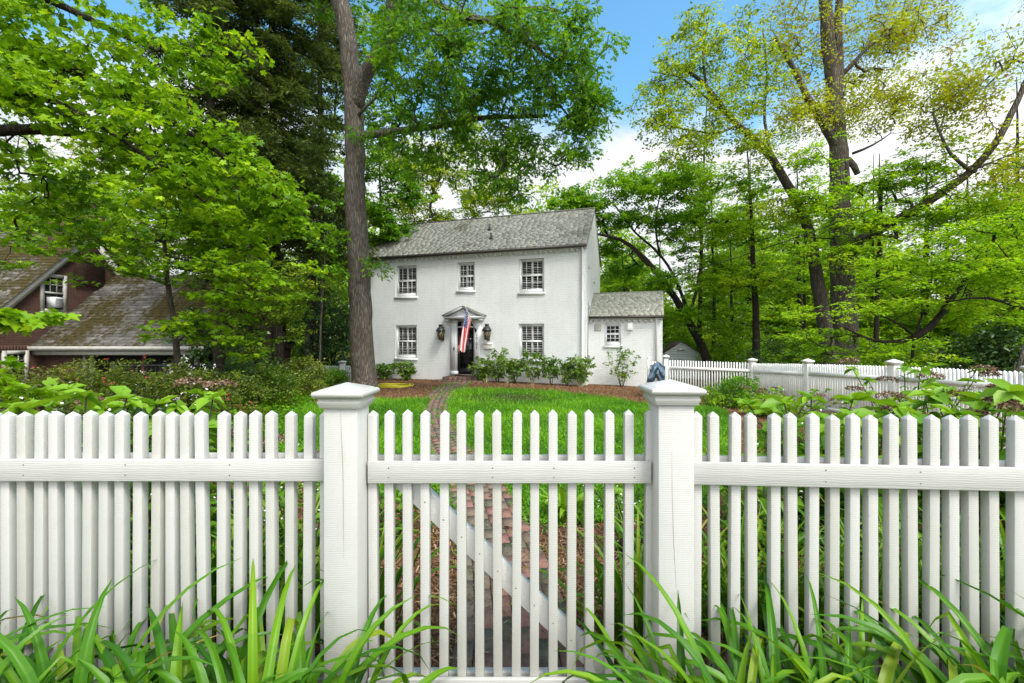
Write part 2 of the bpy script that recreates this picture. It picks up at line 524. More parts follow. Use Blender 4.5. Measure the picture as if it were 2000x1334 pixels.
def post_parts(parent, x, y, z0, ztop, yaw, wdt=0.14, mat=WOOD, capk=1.0, wrap=True):
    """square post and its moulded pyramid cap (in the frame of the thing)"""
    inv = BASE[parent]
    b = MB(); b.M = inv @ Matrix.Translation((x, y, 0)) @ Matrix.Rotation(yaw, 4, 'Z')
    hw = wdt / 2
    b.box(-hw, hw, -hw, hw, z0, ztop - 0.045)
    p = b.build('post', mat, parent, bevel=0.004)
    c = MB(); c.M = b.M
    k = capk
    prof = [(hw + 0.001, ztop - 0.098 * k), (hw + 0.012 * k, ztop - 0.098 * k), (hw + 0.014 * k, ztop - 0.088 * k), (hw + 0.019 * k, ztop - 0.078 * k), (hw + 0.019 * k, ztop - 0.071 * k),
            (hw + 0.015 * k, ztop - 0.069 * k), (hw + 0.017 * k, ztop - 0.058 * k), (hw + 0.028 * k, ztop - 0.055 * k), (hw + 0.034 * k, ztop - 0.049 * k), (hw + 0.036 * k, ztop - 0.042 * k),
            (hw + 0.034 * k, ztop - 0.034 * k), (hw + 0.027 * k, ztop - 0.029 * k), (hw + 0.016 * k, ztop - 0.0275 * k), (hw + 0.014 * k, ztop - 0.024 * k), (0.004, ztop)]
    c.lathe(prof, square=True)
    cap = c.build('post_cap', mat, p, bevel=0.0015)
    return p


rs = random.Random(4)


def fence_panel(parent, x0, x1, zt, zb, n, mat=RAIL, name='rail', tops=True):
    """front and back rails between x0 and x1 (frame of the thing; front of the pickets at y = 0)"""
    Mx = BASE[parent]
    for (ya, yb, z0, z1) in ((-0.021, -0.0015, zt - 0.092, zt), (PW + 0.0015, PW + 0.021, zt - 0.080, zt + 0.012),
                             (-0.021, -0.0015, zb - 0.085, zb), (PW + 0.0015, PW + 0.034, zb - 0.10, zb - 0.012)):
        b = MB(); b.M = Mx
        b.box(x0, x1, ya, yb, z0, z1)
        b.build(name, mat, parent, bevel=0.002)


def nails(parent, pts):
    for x, y, z in pts:
        b = MB(); b.M = BASE[parent]
        b.tube([(x, y + 0.002, z), (x, y - 0.0009, z)], 0.0032, 7)
        b.build('nail_head', m_nail, parent)


m_nail = m_simple('nail_rust', (0.22, 0.19, 0.15), 0.8, 0.3, 60, 0.2)

# the left run: pickets measured one by one along it
lf = thing('picket_fence', 'white picket fence run left of the gate with its broad capped post', 'fence', (-0.71, 1.94, -0.09))
pk = picket_mesh(1.266, 0.020)
lx = [8.6, 40.9, 71, 102, 134.7, 164.8, 196.6, 228.5, 262.9, 296.9, 327.9, 358.4, 387.3, 426, 459.5, 491, 524, 559.4, 593, 628.5]
YL = 1.955
specs = []
for i, p in enumerate(lx):
    X = (p - CX) / F * YL + PW / 2
    lean = {10: R(1.3) * 0.0, 9: R(0.5), 11: R(-0.3), 12: R(-0.9)}.get(i, rs.uniform(-0.35, 0.35) * R(1))
    specs.append((X + 0.71 + (0.0 if i != 12 else 0.012), 0.0, 0.028 + rs.uniform(-0.004, 0.004), rs.uniform(-1, 1) * R(1.5), lean))
x = specs[0][0]
for i in range(13):
    x -= 0.0712 + rs.uniform(-0.004, 0.004)
    specs.append((x, 0.0, 0.028 + rs.uniform(-0.004, 0.004), rs.uniform(-1, 1) * R(1.5), rs.uniform(-0.3, 0.3) * R(1)))
place_pickets(lf, pk, specs)
fence_panel(lf, -2.45, -0.005 + 0.075 - 0.075, 1.092, 0.165, 0)
nails(lf, [(x, -0.021, z) for x in (-0.03, -0.48, -0.92, -1.35) for z in (1.070, 1.026)])
post_parts(lf, 0.020, -0.035, -0.15, 1.419, R(-2.5), 0.138)
m = MB(); m.tube([at(665, 796, 1.8325), at(667, 850, 1.8325), at(670, 920, 1.8325), at(671, 1010, 1.8325), at(671.5, 1090, 1.8325)], [.0002, .0005, .0006, .0005, .0002], 5); m.build('wood_check', m_nail, lf)
post_parts(lf, -2.52, 0.0, -0.15, 1.415, R(1))

# the gate
gt = thing('picket_gate', 'white picket gate with a diagonal brace between the two capped posts', 'gate', (-0.012, 1.945, -0.08))
pk2 = pk.copy(); pk2.data = pk.data; COL.objects.link(pk2); clear_used(pk2); pk2.name = 'picket'
gx = [286, 352, 430, 503, 581, 658, 733, 810, 886, 963, 1042, 1118, 1196, 1279, 1361, 1447]
specs = []
for i, z in enumerate(gx):
    X = (600 + z / 2.1725 - CX) / F * 1.965
    specs.append((X + 0.012, 0.0, 0.020 + rs.uniform(-0.002, 0.003), rs.uniform(-1, 1) * R(1), rs.uniform(-0.3, 0.3) * R(1)))
place_pickets(gt, pk2, specs)
fence_panel(gt, -0.599, 0.601, 1.072, 0.150, 0)
b = MB(); b.M = Matrix.Translation((0, 0, 0))
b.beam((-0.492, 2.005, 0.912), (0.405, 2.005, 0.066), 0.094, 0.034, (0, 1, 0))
b.build('brace', LITRAIL, gt, bevel=0.002)
nails(gt, [(x, -0.021, z) for x in (-0.51, -0.07, 0.19, 0.53) for z in (1.045, 1.006)] + [(specs[k][0], 0.0, 0.992 - (specs[k][0] - specs[2][0] + 0.03) * 0.943) for k in range(3, 14)])

# the right run swings a little towards the road
rf = thing('picket_fence', 'white picket fence run right of the gate with its broad capped post', 'fence', (0.647, 1.897, -0.09), R(-4.0))
pk3 = pk.copy(); COL.objects.link(pk3); clear_used(pk3); pk3.name = 'picket'
rx = [1347, 1386, 1421.5, 1457, 1499, 1535, 1572, 1612, 1650, 1688, 1727, 1765, 1803, 1843, 1882, 1921, 1966, 2007]
specs = []
Mi = BASE[rf].inverted()
for i, p in enumerate(rx):
    k = (p - CX) / F
    # meet the line of the run
    o = Vector((0.647, 1.93)); d = Vector((math.cos(R(-4)), math.sin(R(-4))))
    tt = (k * o.y - o.x) / (d.x - k * d.y)
    specs.append((tt + PW / 2 - 0.006, 0.0, 0.030 + rs.uniform(-0.004, 0.004), rs.uniform(-1, 1) * R(1.5), rs.uniform(-0.35, 0.35) * R(1)))
x = specs[-1][0]
for i in range(14):
    x += 0.0735 + rs.uniform(-0.003, 0.003)
    specs.append((x, 0.0, 0.030, rs.uniform(-1, 1) * R(1.5), rs.uniform(-0.3, 0.3) * R(1)))
place_pickets(rf, pk3, specs)
fence_panel(rf, 0.0, 2.7, 1.094, 0.165, 0)
nails(rf, [(x, -0.021, z) for x in (0.10, 0.62, 0.98, 1.42) for z in (1.072, 1.026)])
post_parts(rf, 0.020, 0.024, -0.15, 1.430, R(3.0), 0.145)
m = MB(); m.tube([at(1312, 880, 1.846), at(1313, 960, 1.846), at(1316, 1060, 1.846), at(1321, 1150, 1.846)], [.0002, .0004, .0005, .0002], 5); m.build('wood_check', m_nail, rf)
post_parts(rf, 2.76, 0.0, -0.15, 1.42, R(0))
for o in (pk, pk2, pk3): clear_used(o)
for o in list(bpy.data.objects):
    if 'used' in o: del o['used']

# ------------------------------------------------------------------ far fences
FW = 0.040


def far_run(parent, A, B, n, zA, zB, hgt, mat=FARWOOD, gap=None, first=[None]):
    """n pickets from A to B (world xy), tops at zA..zB, two rails on the near side"""
    A = np.array(A); B = np.array(B); Lg = np.linalg.norm(B - A); d = (B - A) / Lg
    yaw = math.atan2(d[1], d[0])
    nrm = np.array([d[1], -d[0]])
    if nrm.dot(-A) < 0: nrm = -nrm
    key = mat.name
    if key not in PROTO:
        m = MB(); a = FW / 2
        m.add([(-a, -a, -hgt), (a, -a, -hgt), (a, a, -hgt), (-a, a, -hgt), (-a, -a, -.025), (a, -a, -.025), (a, a, -.025), (-a, a, -.025), (0, 0, 0)],
              [(0, 3, 2, 1), (0, 1, 5, 4), (1, 2, 6, 5), (2, 3, 7, 6), (3, 0, 4, 7), (4, 5, 8), (5, 6, 8), (6, 7, 8), (7, 4, 8)])
        PROTO[key] = m.build('picket', mat, None).data
        bpy.data.objects.remove(bpy.data.objects[[o.name for o in bpy.data.objects if o.data == PROTO[key]][0]])
    base = BASE[parent].translation
    for i in range(n):
        t = (i + 0.5) / n
        p = A + d * Lg * t
        o = bpy.data.objects.new('picket', PROTO[key]); COL.objects.link(o)
        o.parent = parent
        o.location = (p[0] - base.x, p[1] - base.y, zA + (zB - zA) * t - base.z + rs.uniform(-.006, .006))
        o.rotation_euler = (0, rs.uniform(-.006, .006), yaw)
    for dz, th in ((-0.30, 0.09), (-hgt + 0.10, 0.09)):
        for sgn in (1, -1):
            m = MB(); off = nrm * (FW / 2 + 0.012) * sgn
            m.beam((*(A + off), zA + dz + th / 2), (*(B + off), zB + dz + th / 2), th, 0.02, (nrm[0], nrm[1], 0))
            m.build('rail', mat, parent)


def far_post(parent, p, z0, zt, wdt=0.14, mat=FARWOOD, yaw=0.0):
    b = MB(); b.M = Matrix.Translation((p[0], p[1], 0)) @ Matrix.Rotation(yaw, 4, 'Z')
    h = wdt / 2
    b.box(-h, h, -h, h, z0, zt - 0.10)
    po = b.build('post', mat, parent, bevel=0.004)
    c = MB(); c.M = b.M
    c.lathe([(h + .001, zt - .16), (h + .014, zt - .155), (h + .016, zt - .125), (h + .034, zt - .115), (h + .04, zt - .09), (h + .03, zt - .075), (h + .012, zt - .07), (.005, zt - .03)], square=True)
    c.build('post_cap', mat, po)


PROTO = {}
P0, P1, P2, P3, P4 = (5.08, 15.0), (7.45, 14.1), (7.62, 11.72), (7.83, 9.33), (7.90, 6.88)
f1 = thing('picket_fence', 'distant white picket fence run facing the lawn between the small addition and the side fence', 'fence', (5.08, 15.0, -0.42))
far_run(f1, P0, P1, 32, 0.90, 0.85, 1.22)
far_post(f1, P0, -0.6, 1.10, yaw=R(-20))
f2 = thing('picket_fence', 'long white picket side fence with three capped posts along the right edge of the garden', 'fence', (7.83, 9.33, -0.35))
far_run(f2, P1, P2, 32, 0.83, 0.93, 1.24); far_run(f2, P2, P3, 32, 0.93, 1.0, 1.24); far_run(f2, P3, P4, 33, 1.0, 1.045, 1.24)
for p, z in ((P1, 1.02), (P2, 1.09), (P3, 1.17), (P4, 1.2)):
    far_post(f2, p, -0.6, z, yaw=R(4))
# a short weathered run at the back left, and the little garden door beside the addition
A, B = (-8.55, 18.6), (-6.2, 18.2)
f3 = thing('picket_fence', 'grey green weathered picket fence with one post half hidden behind the big oak trunk', 'fence', (-6.7, 18.3, -0.3))
far_run(f3, A, B, 30, 0.52, 0.55, 0.95, GREYWOOD)
far_post(f3, (-6.78, 18.2), -0.5, 0.78, 0.19, GREYWOOD)
gd = thing('garden_gate', 'small white wooden garden gate between the addition and the distant fence post', 'gate', (4.75, 15.35, -0.45))
b = MB()
b.box(4.62, 4.70, 15.5, 15.58, -0.5, 0.93); b.box(4.61, 4.71, 15.49, 15.59, 0.93, 0.97)
b.build('post', FARWOOD, gd)
b = MB()
b.box(4.70, 5.0, 15.36, 15.40, 0.66, 0.75); b.box(4.70, 5.0, 15.36, 15.40, -0.1, 0.0)
b.build('rail', FARWOOD, gd)
b = MB()
for x in (4.74, 4.83, 4.92): b.box(x, x + 0.045, 15.40, 15.43, -0.35, 0.82)
b.build('slat', FARWOOD, gd)

# tarpaulin draped over the garden gate
rng = np.random.default_rng(11)
tp = MB(); nu, nv = 26, 22
vv = []
for j in range(nv):
    for i in range(nu):
        u = i / (nu - 1); q = j / (nv - 1)
        px = 1262 + 37 * (0.20 + 0.80 * u) if q < .3 else 1262 + 37 * (0.20 + .8 * u - (q - .3) * 0.34 * (1 - u))
        top = 714 - 6 * math.sin(u * math.pi) + 2.0 * math.sin(u * 9)
        low = 753 - (16 * math.exp(-((u - .55) / .13) ** 2))
        py = top + (low - top) * q
        Y = 14.95 - 0.28 * math.sin(q * 2.2) + 0.07 * math.sin(u * 13 + q * 5) + 0.05 * math.sin(u * 5 - q * 14) + 0.02 * rng.standard_normal()
        vv.append(at(px, py, Y))
ff = [(j * nu + i, j * nu + i + 1, (j + 1) * nu + i + 1, (j + 1) * nu + i) for j in range(nv - 1) for i in range(nu - 1)]
tp.add(vv, ff)
TARP = m_simple('blue_grey_tarpaulin', (0.085, 0.13, 0.18), 0.4, 0.35, 8, 0.3, 0, 0.5)
to = tp.build('tarpaulin', TARP, None, True)
sm = to.modifiers.new('thick', 'SOLIDIFY'); sm.thickness = 0.01
tag(to, 'crumpled blue grey tarpaulin draped over the small garden gate beside the addition', 'tarpaulin')

# ------------------------------------------------------------------ the white house
TH = R(-17.5)
HX, HY, HB = -2.075, 20.5, -0.40
hs_ = thing('brick_house', 'two storey white painted brick house with a slate roof and pedimented black door', 'house', (HX, HY, HB), TH)
HM = Matrix.Translation((HX, HY, 0)) @ Matrix.Rotation(TH, 4, 'Z')


def hb():
    m = MB(); m.M = HM
    return m


HW, HD, EZ = 5.40, 5.0, 5.46


def wall_with_openings(m, x0, x1, z0, z1, ops, y=0.0, depth=0.13):
    xs = sorted({x0, x1, *[o[0] for o in ops], *[o[1] for o in ops]})
    zs = sorted({z0, z1, *[o[2] for o in ops], *[o[3] for o in ops]})
    for i in range(len(xs) - 1):
        for j in range(len(zs) - 1):
            cx, cz = (xs[i] + xs[i + 1]) / 2, (zs[j] + zs[j + 1]) / 2
            if any(o[0] < cx < o[1] and o[2] < cz < o[3] for o in ops): continue
            m.add([(xs[i], y, zs[j]), (xs[i + 1], y, zs[j]), (xs[i + 1], y, zs[j + 1]), (xs[i], y, zs[j + 1])], [(0, 1, 2, 3)])
    for a, b_, c, d in ops:
        m.add([(a, y, c), (a, y + depth, c), (a, y + depth, d), (a, y, d)], [(0, 1, 2, 3)])
        m.add([(b_, y, c), (b_, y, d), (b_, y + depth, d), (b_, y + depth, c)], [(0, 1, 2, 3)])
        m.add([(a, y, d), (a, y + depth, d), (b_, y + depth, d), (b_, y, d)], [(0, 1, 2, 3)])
        m.add([(a, y, c), (b_, y, c), (b_, y + depth, c), (a, y + depth, c)], [(0, 1, 2, 3)])


WIN = [(-3.05, 1.13, 0.72, 2.265), (3.05, 1.13, 0.72, 2.265), (-3.05, 1.13, 3.62, 5.07), (0.0, 0.86, 3.80, 5.07), (3.05, 1.13, 3.62, 5.07)]
ops = [(c - wd / 2, c + wd / 2, a, z) for c, wd, a, z in WIN] + [(-0.52, 0.52, 0.0, 2.50)]
m = hb()
wall_with_openings(m, -HW, HW, -0.7, EZ, ops)
RZ = 7.66
for sx in (-HW, HW):
    m.add([(sx, 0, -0.7), (sx, HD, -0.7), (sx, HD, EZ), (sx, HD / 2, RZ), (sx, 0, EZ)], [(0, 1, 2, 3, 4)])
m.add([(-HW, HD, -0.7), (HW, HD, -0.7), (HW, HD, EZ), (-HW, HD, EZ)], [(0, 1, 2, 3)])
# stepped corbel course and dentils under the eaves
m.box(-HW, HW, -0.105, -0.001, EZ - 0.11, EZ - 0.0)
k = 0
x = -HW + 0.02
while x < HW - 0.16:
    m.box(x, x + 0.105, -0.095, -0.001, EZ - 0.20, EZ - 0.111); x += 0.225
for zz in (3.30,):
    pass
m.build('wall', HOUSEBRICK, hs_)


def slates(m, x0, x1, ylo, zlo, yhi, zhi, wd=0.27, ex=0.155, seed=1, th=0.013, ragged=0.008):
    """courses of separate slates on a slope from (ylo, zlo) up to (yhi, zhi)"""
    r = random.Random(seed)
    Ls = math.hypot(yhi - ylo, zhi - zlo); n = max(1, int(round(Ls / ex))); ex = Ls / n
    uy, uz = (yhi - ylo) / Ls, (zhi - zlo) / Ls
    ny, nz_ = -uz * (1 if uy >= 0 else -1), abs(uy)
    for j in range(n):
        x = x0 - (wd / 2 if j % 2 else 0)
        while x < x1:
            w_ = wd * r.uniform(0.8, 1.2)
            a, b_ = max(x + 0.007, x0), min(x + w_ - 0.007, x1)
            if x1 - b_ < 0.05: b_ = x1; w_ = wd * 3
            if b_ - a > 0.03:
                s0 = j * ex - r.uniform(0, ragged); s1 = (j + 1) * ex + 0.035
                if j == n - 1: s1 = Ls
                lift = th * r.uniform(0.8, 1.7)
                def P(xx, s, h): return (xx, ylo + uy * s + ny * h, zlo + uz * s + nz_ * h)
                sk = r.uniform(-.002, .002)
                v = [P(a, s0 + sk, lift), P(b_, s0 - sk, lift * r.uniform(.8, 1.2)), P(b_, s1, 0.004), P(a, s1, 0.004), P(a, s0 + sk, -0.004), P(b_, s0 - sk, -0.004)]
                t = min(1, max(0.3, r.gauss(0.62, 0.2)))
                m.add(v, [(0, 1, 2, 3), (4, 5, 1, 0), (4, 0, 3), (5, 2, 1)], t)
            x += w_


m = hb()
OV = 0.17
ez0 = EZ + 0.07
sl_ = (RZ + 0.06 - ez0) / (HD / 2 + OV)
# deck under the slates, both slopes
rx0, rx1 = -HW - 0.05, HW + 0.05
m.add([(rx0, -OV, ez0 - 0.02), (rx1, -OV, ez0 - 0.02), (rx1, HD / 2, RZ + 0.04), (rx0, HD / 2, RZ + 0.04),
       (rx0, HD + OV, ez0 - 0.02), (rx1, HD + OV, ez0 - 0.02), (rx0, -OV, ez0 - 0.09), (rx1, -OV, ez0 - 0.09), (rx1, HD / 2, RZ - 0.03), (rx0, HD / 2, RZ - 0.03), (rx0, HD + OV, ez0 - 0.09), (rx1, HD + OV, ez0 - 0.09)],
      [(0, 1, 2, 3), (3, 2, 5, 4), (6, 9, 8, 7), (9, 10, 11, 8), (0, 3, 9, 6), (3, 4, 10, 9), (1, 7, 8, 2), (2, 8, 11, 5), (0, 6, 7, 1), (4, 5, 11, 10)], 0.0)
slates(m, rx0, rx1, -OV, ez0, HD / 2, RZ + 0.06, seed=3)
slates(m, rx0, rx1, HD + OV, ez0, HD / 2, RZ + 0.06, 0.5, 0.3, seed=4)
m.box(rx0, rx1, HD / 2 - 0.07, HD / 2 + 0.07, RZ + 0.05, RZ + 0.085, 0.35)
roof = m.build('roof', SLATE, hs_)
m = hb()
for (x, zt) in ((0.62, 6.80), (0.98, 6.20)):
    y = (zt - ez0) / sl_ - OV
    m.tube([(x, y, zt - 0.05), (x, y, zt + 0.27)], 0.048, 8)
    m.lathe([(0.11, zt - 0.02), (0.10, zt + 0.03), (0.055, zt + 0.06)], 10, (x, y - .0, 0))
m.build('vent_pipe', BLACK, roof)
# gutter, rake boards, downpipe
m = hb()
m.add([(rx0, -OV - 0.11, ez0 - 0.03), (rx0, -OV - 0.10, ez0 - 0.12), (rx0, -OV + 0.02, ez0 - 0.13), (rx0, -OV + 0.02, ez0 - 0.03),
       (rx1, -OV - 0.11, ez0 - 0.03), (rx1, -OV - 0.10, ez0 - 0.12), (rx1, -OV + 0.02, ez0 - 0.13), (rx1, -OV + 0.02, ez0 - 0.03)],
      [(0, 1, 2, 3), (7, 6, 5, 4), (0, 4, 5, 1), (1, 5, 6, 2), (2, 6, 7, 3), (3, 7, 4, 0)])
m.build('gutter', DARKGUT, hs_)
m = hb()
m.box(-HW, HW, -0.14, -0.003, EZ + 0.001, EZ + 0.045)
for sx in (HW + 0.002, -HW - 0.027):
    for (ya, yb, za, zb) in ((-0.02, HD / 2, ez0 - 0.10, RZ - 0.04), (HD + 0.02, HD / 2, ez0 - 0.10, RZ - 0.04)):
        m.beam((sx + 0.0125, ya, za - 0.04), (sx + 0.0125, yb, zb - 0.03), 0.15, 0.025, (1, 0, 0))
m.build('rake_board', TRIM, hs_)
m = hb()
m.tube([(HW - 0.14, -0.14, EZ - 0.05), (HW - 0.14, -0.075, EZ - 0.22), (HW - 0.14, -0.075, -0.30), (HW - 0.14, -0.2, -0.36)], 0.052, 10)
for zz in (0.6, 2.4, 4.3): m.box(HW - 0.21, HW - 0.07, -0.03, -0.001, zz, zz + 0.04)
m.build('downpipe', TRIM, hs_)
# service cable and meter on the gable side
m = hb()
m.tube([(HW + 0.03, 0.5, 3.2), (HW + 0.02, 0.48, 2.6), (HW + 0.03, 0.35, 2.0), (HW + 0.02, 0.36, 0.9)], 0.012, 5)
m.tube([(HW + 0.03, 0.55, 3.1), (HW + 0.02, 0.42, 1.6), (HW + 0.02, 0.40, 0.3)], 0.01, 5)
m.box(HW + 0.001, HW + 0.10, 0.30, 0.44, 0.55, 0.92)
m.build('electric_meter', m_simple('meter_grey', (0.20, 0.21, 0.21), 0.5), hs_)
m = hb()
for yy, zz in ((1.2, 6.45), (0.62, 4.62), (2.4, 4.2), (0.7, 2.9)):
    m.box(HW + 0.001, HW + 0.06, yy, yy + 0.10, zz, zz + 0.16)
m.build('wall_vent', m_simple('vent_grey', (0.45, 0.46, 0.42), 0.6), hs_)


def window(parent, c, wd, z0, z1, rows=2, cols=(0.25, 0.5, 0.75), midw=0.075, shutters=True, M=None, yb=0.10, side=False):
    """sash window in its reveal: frame, sill, sashes with glazing bars, glass, slatted shutters inside"""
    def nb():
        q = MB(); q.M = M if M is not None else HM
        return q
    a, b_ = c - wd / 2, c + wd / 2
    fw = 0.065
    q = nb()
    q.box(a + .002, a + fw, yb - 0.02, yb + 0.06, z0 + 0.002, z1 - .002); q.box(b_ - fw, b_ - .002, yb - 0.02, yb + 0.06, z0 + 0.002, z1 - .002)
    q.box(a + fw, b_ - fw, yb - 0.02, yb + 0.06, z1 - fw * 1.2, z1 - .002); q.box(a + fw, b_ - fw, yb - 0.03, yb + 0.06, z0 + 0.002, z0 + 0.12)
    w_ = q.build('window', TRIM, parent)
    q = nb(); q.box(a - 0.04, b_ + 0.04, -0.055, yb - 0.021, z0 - 0.115, z0 - 0.003)
    q.build('sill', HOUSEBRICK, w_)
    ia, ib, i0, i1 = a + fw, b_ - fw, z0 + 0.12, z1 - fw * 1.2
    mid = (i0 + i1) / 2
    sash = []
    for k, (s0, s1, yo) in enumerate(((mid + 0.0, i1, 0.012), (i0, mid, -0.006))):
        q = nb(); y0, y1 = yb + yo, yb + yo + 0.03
        q.box(ia, ia + 0.035, y0, y1, s0, s1); q.box(ib - 0.035, ib, y0, y1, s0, s1)
        q.box(ia + 0.035, ib - 0.035, y0, y1, s0, s0 + 0.045); q.box(ia + 0.035, ib - 0.035, y0, y1, s1 - 0.04, s1)
        h0, h1 = s0 + 0.045, s1 - 0.04
        for f in cols:
            ww = 0.022
            xx = ia + (ib - ia) * f
            q.box(xx - ww / 2, xx + ww / 2, y0 + .003, y1 - .003, h0, h1)
        for r_ in range(1, rows):
            zz = h0 + (h1 - h0) * r_ / rows
            q.box(ia + 0.035, ib - 0.035, y0 + .006, y1 - .006, zz - 0.010, zz + 0.010)
        q.build('sash', TRIM, w_)
        if not shutters:
            q = nb(); q.box(ia + .03, ib - .03, y0 + .012, y0 + .016, h0 - .01, h1 + .01)
            q.build('pane', GLASS, w_)
    if shutters:
        q = nb()
        y0 = yb + 0.066
        xm = (ia + ib) / 2
        for xa, xb in ((ia - .02, ia + 0.05), (xm - 0.05, xm + 0.05), (ib - 0.05, ib + .02)):
            q.box(xa, xb, y0, y0 + 0.03, i0, i1)
        q.box(ia, ib, y0, y0 + 0.03, mid - 0.05, mid + 0.05)
        for xa, xb in ((ia + 0.05, xm - 0.05), (xm + 0.05, ib - 0.05)):
            zz = i0 + 0.03
            while zz < i1 - 0.04:
                if abs(zz - mid) > 0.08:
                    q.add([(xa, y0 + 0.002, zz), (xb, y0 + 0.002, zz), (xb, y0 + 0.05, zz + 0.022), (xa, y0 + 0.05, zz + 0.022),
                           (xa, y0 + 0.002, zz - 0.008), (xb, y0 + 0.002, zz - 0.008), (xb, y0 + 0.05, zz + 0.014), (xa, y0 + 0.05, zz + 0.014)],
                          [(0, 1, 2, 3), (4, 7, 6, 5), (0, 4, 5, 1), (2, 6, 7, 3)])
                zz += 0.076
        q.build('shutter', SLAT, w_)
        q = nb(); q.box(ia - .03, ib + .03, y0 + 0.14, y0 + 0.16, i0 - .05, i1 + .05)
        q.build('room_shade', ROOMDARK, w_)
    return w_


for c, wd, a, z in WIN: window(hs_, c, wd, a, z)

# doorway: pilasters, pediment, transom, glazed black door
DS = m_simple('door_trim_paint', (0.70, 0.71, 0.71), 0.4, 0.04, 5, 0.08)
m = hb()
for s in (-1, 1):
    xa, xb = (0.42, 0.72)
    x0, x1 = (s * xb, s * xa) if s < 0 else (xa, xb)
    m.box(x0, x1, -0.10, 0.10, 0.16, 2.34); m.box(x0 - .02, x1 + .02, -0.12, 0.10, -0.02, 0.159); m.box(x0 - .025, x1 + .025, -0.125, 0.10, 2.341, 2.47)
    for k in range(3):
        xx = x0 + 0.07 + k * 0.07
        m.box(xx, xx + 0.02, -0.106, -0.1005, 0.3, 2.2)
m.box(-0.419, 0.419, -0.02, 0.10, 2.47, 2.50); m.box(-0.419, 0.419, 0.02, 0.10, 2.125, 2.19)
m.box(-0.419, 0.419, 0.02, 0.09, 2.41, 2.469)
for xx in (-0.21, 0.0, 0.21): m.box(xx - .012, xx + .012, 0.04, 0.07, 2.19, 2.41)
m.build('door_surround', DS, hs_)
m = hb(); m.box(-0.419, 0.419, 0.062, 0.066, 2.17, 2.43); m.build('transom_pane', GLASS, hs_)
m = hb()
PZ, PA, PP = 2.60, 3.03, 0.38
m.box(-0.86, 0.86, -PP, -0.001, 2.50, 2.545); m.box(-0.92, 0.92, -PP - .05, -0.001, 2.546, PZ)
m.add([(-0.80, -PP + .10, PZ), (0.80, -PP + .10, PZ), (0, -PP + .10, PA - 0.08), (-0.80, -0.001, PZ), (0.80, -0.001, PZ), (0, -0.001, PA - 0.08)], [(0, 1, 2), (0, 3, 4, 1), (1, 4, 5, 2), (2, 5, 3, 0)])
for s in (-1, 1):
    m.beam((s * 0.95, -PP / 2 - .03, PZ + 0.035), (0, -PP / 2 - .03, PA + 0.0), 0.075, PP + 0.06, (0, 1, 0))
    m.box(s * 0.80 - 0.06, s * 0.80 + 0.06, -PP + 0.04, -0.02, 2.42, 2.499)
m.box(-.03, .03, -PP + .06, -PP + .099, PA - .24, PA - .08)
ped = m.build('pediment', DS, hs_)
m = hb()
for s in (-1, 1):
    m.beam((s * 1.0, -PP / 2 - .03, PZ + 0.06), (0, -PP / 2 - .03, PA + 0.05), 0.016, PP + 0.10, (0, 1, 0), tint=.5)
m.build('pediment_roof', SLATE, ped)
m = hb()
m.box(-0.419, -0.31, 0.05, 0.09, 0.03, 2.124); m.box(0.31, 0.419, 0.05, 0.09, 0.03, 2.124)
m.box(-0.31, 0.31, 0.05, 0.09, 2.0, 2.124); m.box(-0.31, 0.31, 0.05, 0.09, 0.03, 0.30)
for xx in (-0.155, 0.0, 0.155): m.box(xx - .009, xx + .009, 0.056, 0.084, 0.30, 2.0)
for k in range(1, 6):
    zz = 0.30 + 1.7 * k / 6; m.box(-0.31, 0.31, 0.058, 0.082, zz - .010, zz + .010)
door = m.build('door', BLACKDOOR, hs_)
m = hb(); m.box(-0.32, 0.32, 0.070, 0.074, 0.28, 2.02); m.build('pane', GLASS, door)
m = hb(); m.box(-0.395, -0.335, 0.03, 0.0495, 0.95, 1.32); m.tube([(-0.365, 0.03, 1.0), (-0.365, -0.02, 1.02), (-0.365, -0.02, 1.22), (-0.365, 0.03, 1.24)], 0.012, 8)
m.build('handle', BRASS, door)
m = hb(); m.box(-0.52, 0.52, -0.13, 0.0495, -0.05, 0.029); m.build('threshold', m_simple('dark_sill', (0.10, 0.085, 0.07), 0.6), hs_)
m = hb(); m.box(-0.56, -0.50, -0.128, -0.1265, 1.10, 1.24); m.build('doorbell', BLACK, hs_)
# house number down the right pilaster
DIG = {'3': [(0, 1), (1, 1), (0.45, 0.55), (1, 0.4), (0.9, 0.05), (0, 0.05)], '7': [(0, 1), (1, 1), (0.35, 0)],
       '0': [(0.5, 1), (1, 0.8), (1, 0.2), (0.5, 0), (0, 0.2), (0, 0.8), (0.5, 1)],
       '8': [(0.5, 0.52), (0.95, 0.75), (0.5, 1), (0.05, 0.75), (0.5, 0.52), (1, 0.25), (0.5, 0), (0, 0.25), (0.5, 0.52)]}
m = hb()
for k, ch in enumerate('3708'):
    zc = 1.73 - k * 0.165
    pts = [(0.565 + (u - .5) * 0.075, -0.111, zc + v_ * 0.125 - 0.06) for u, v_ in DIG[ch]]
    m.tube(pts, 0.010, 5)
m.build('house_number', BLACK, hs_)

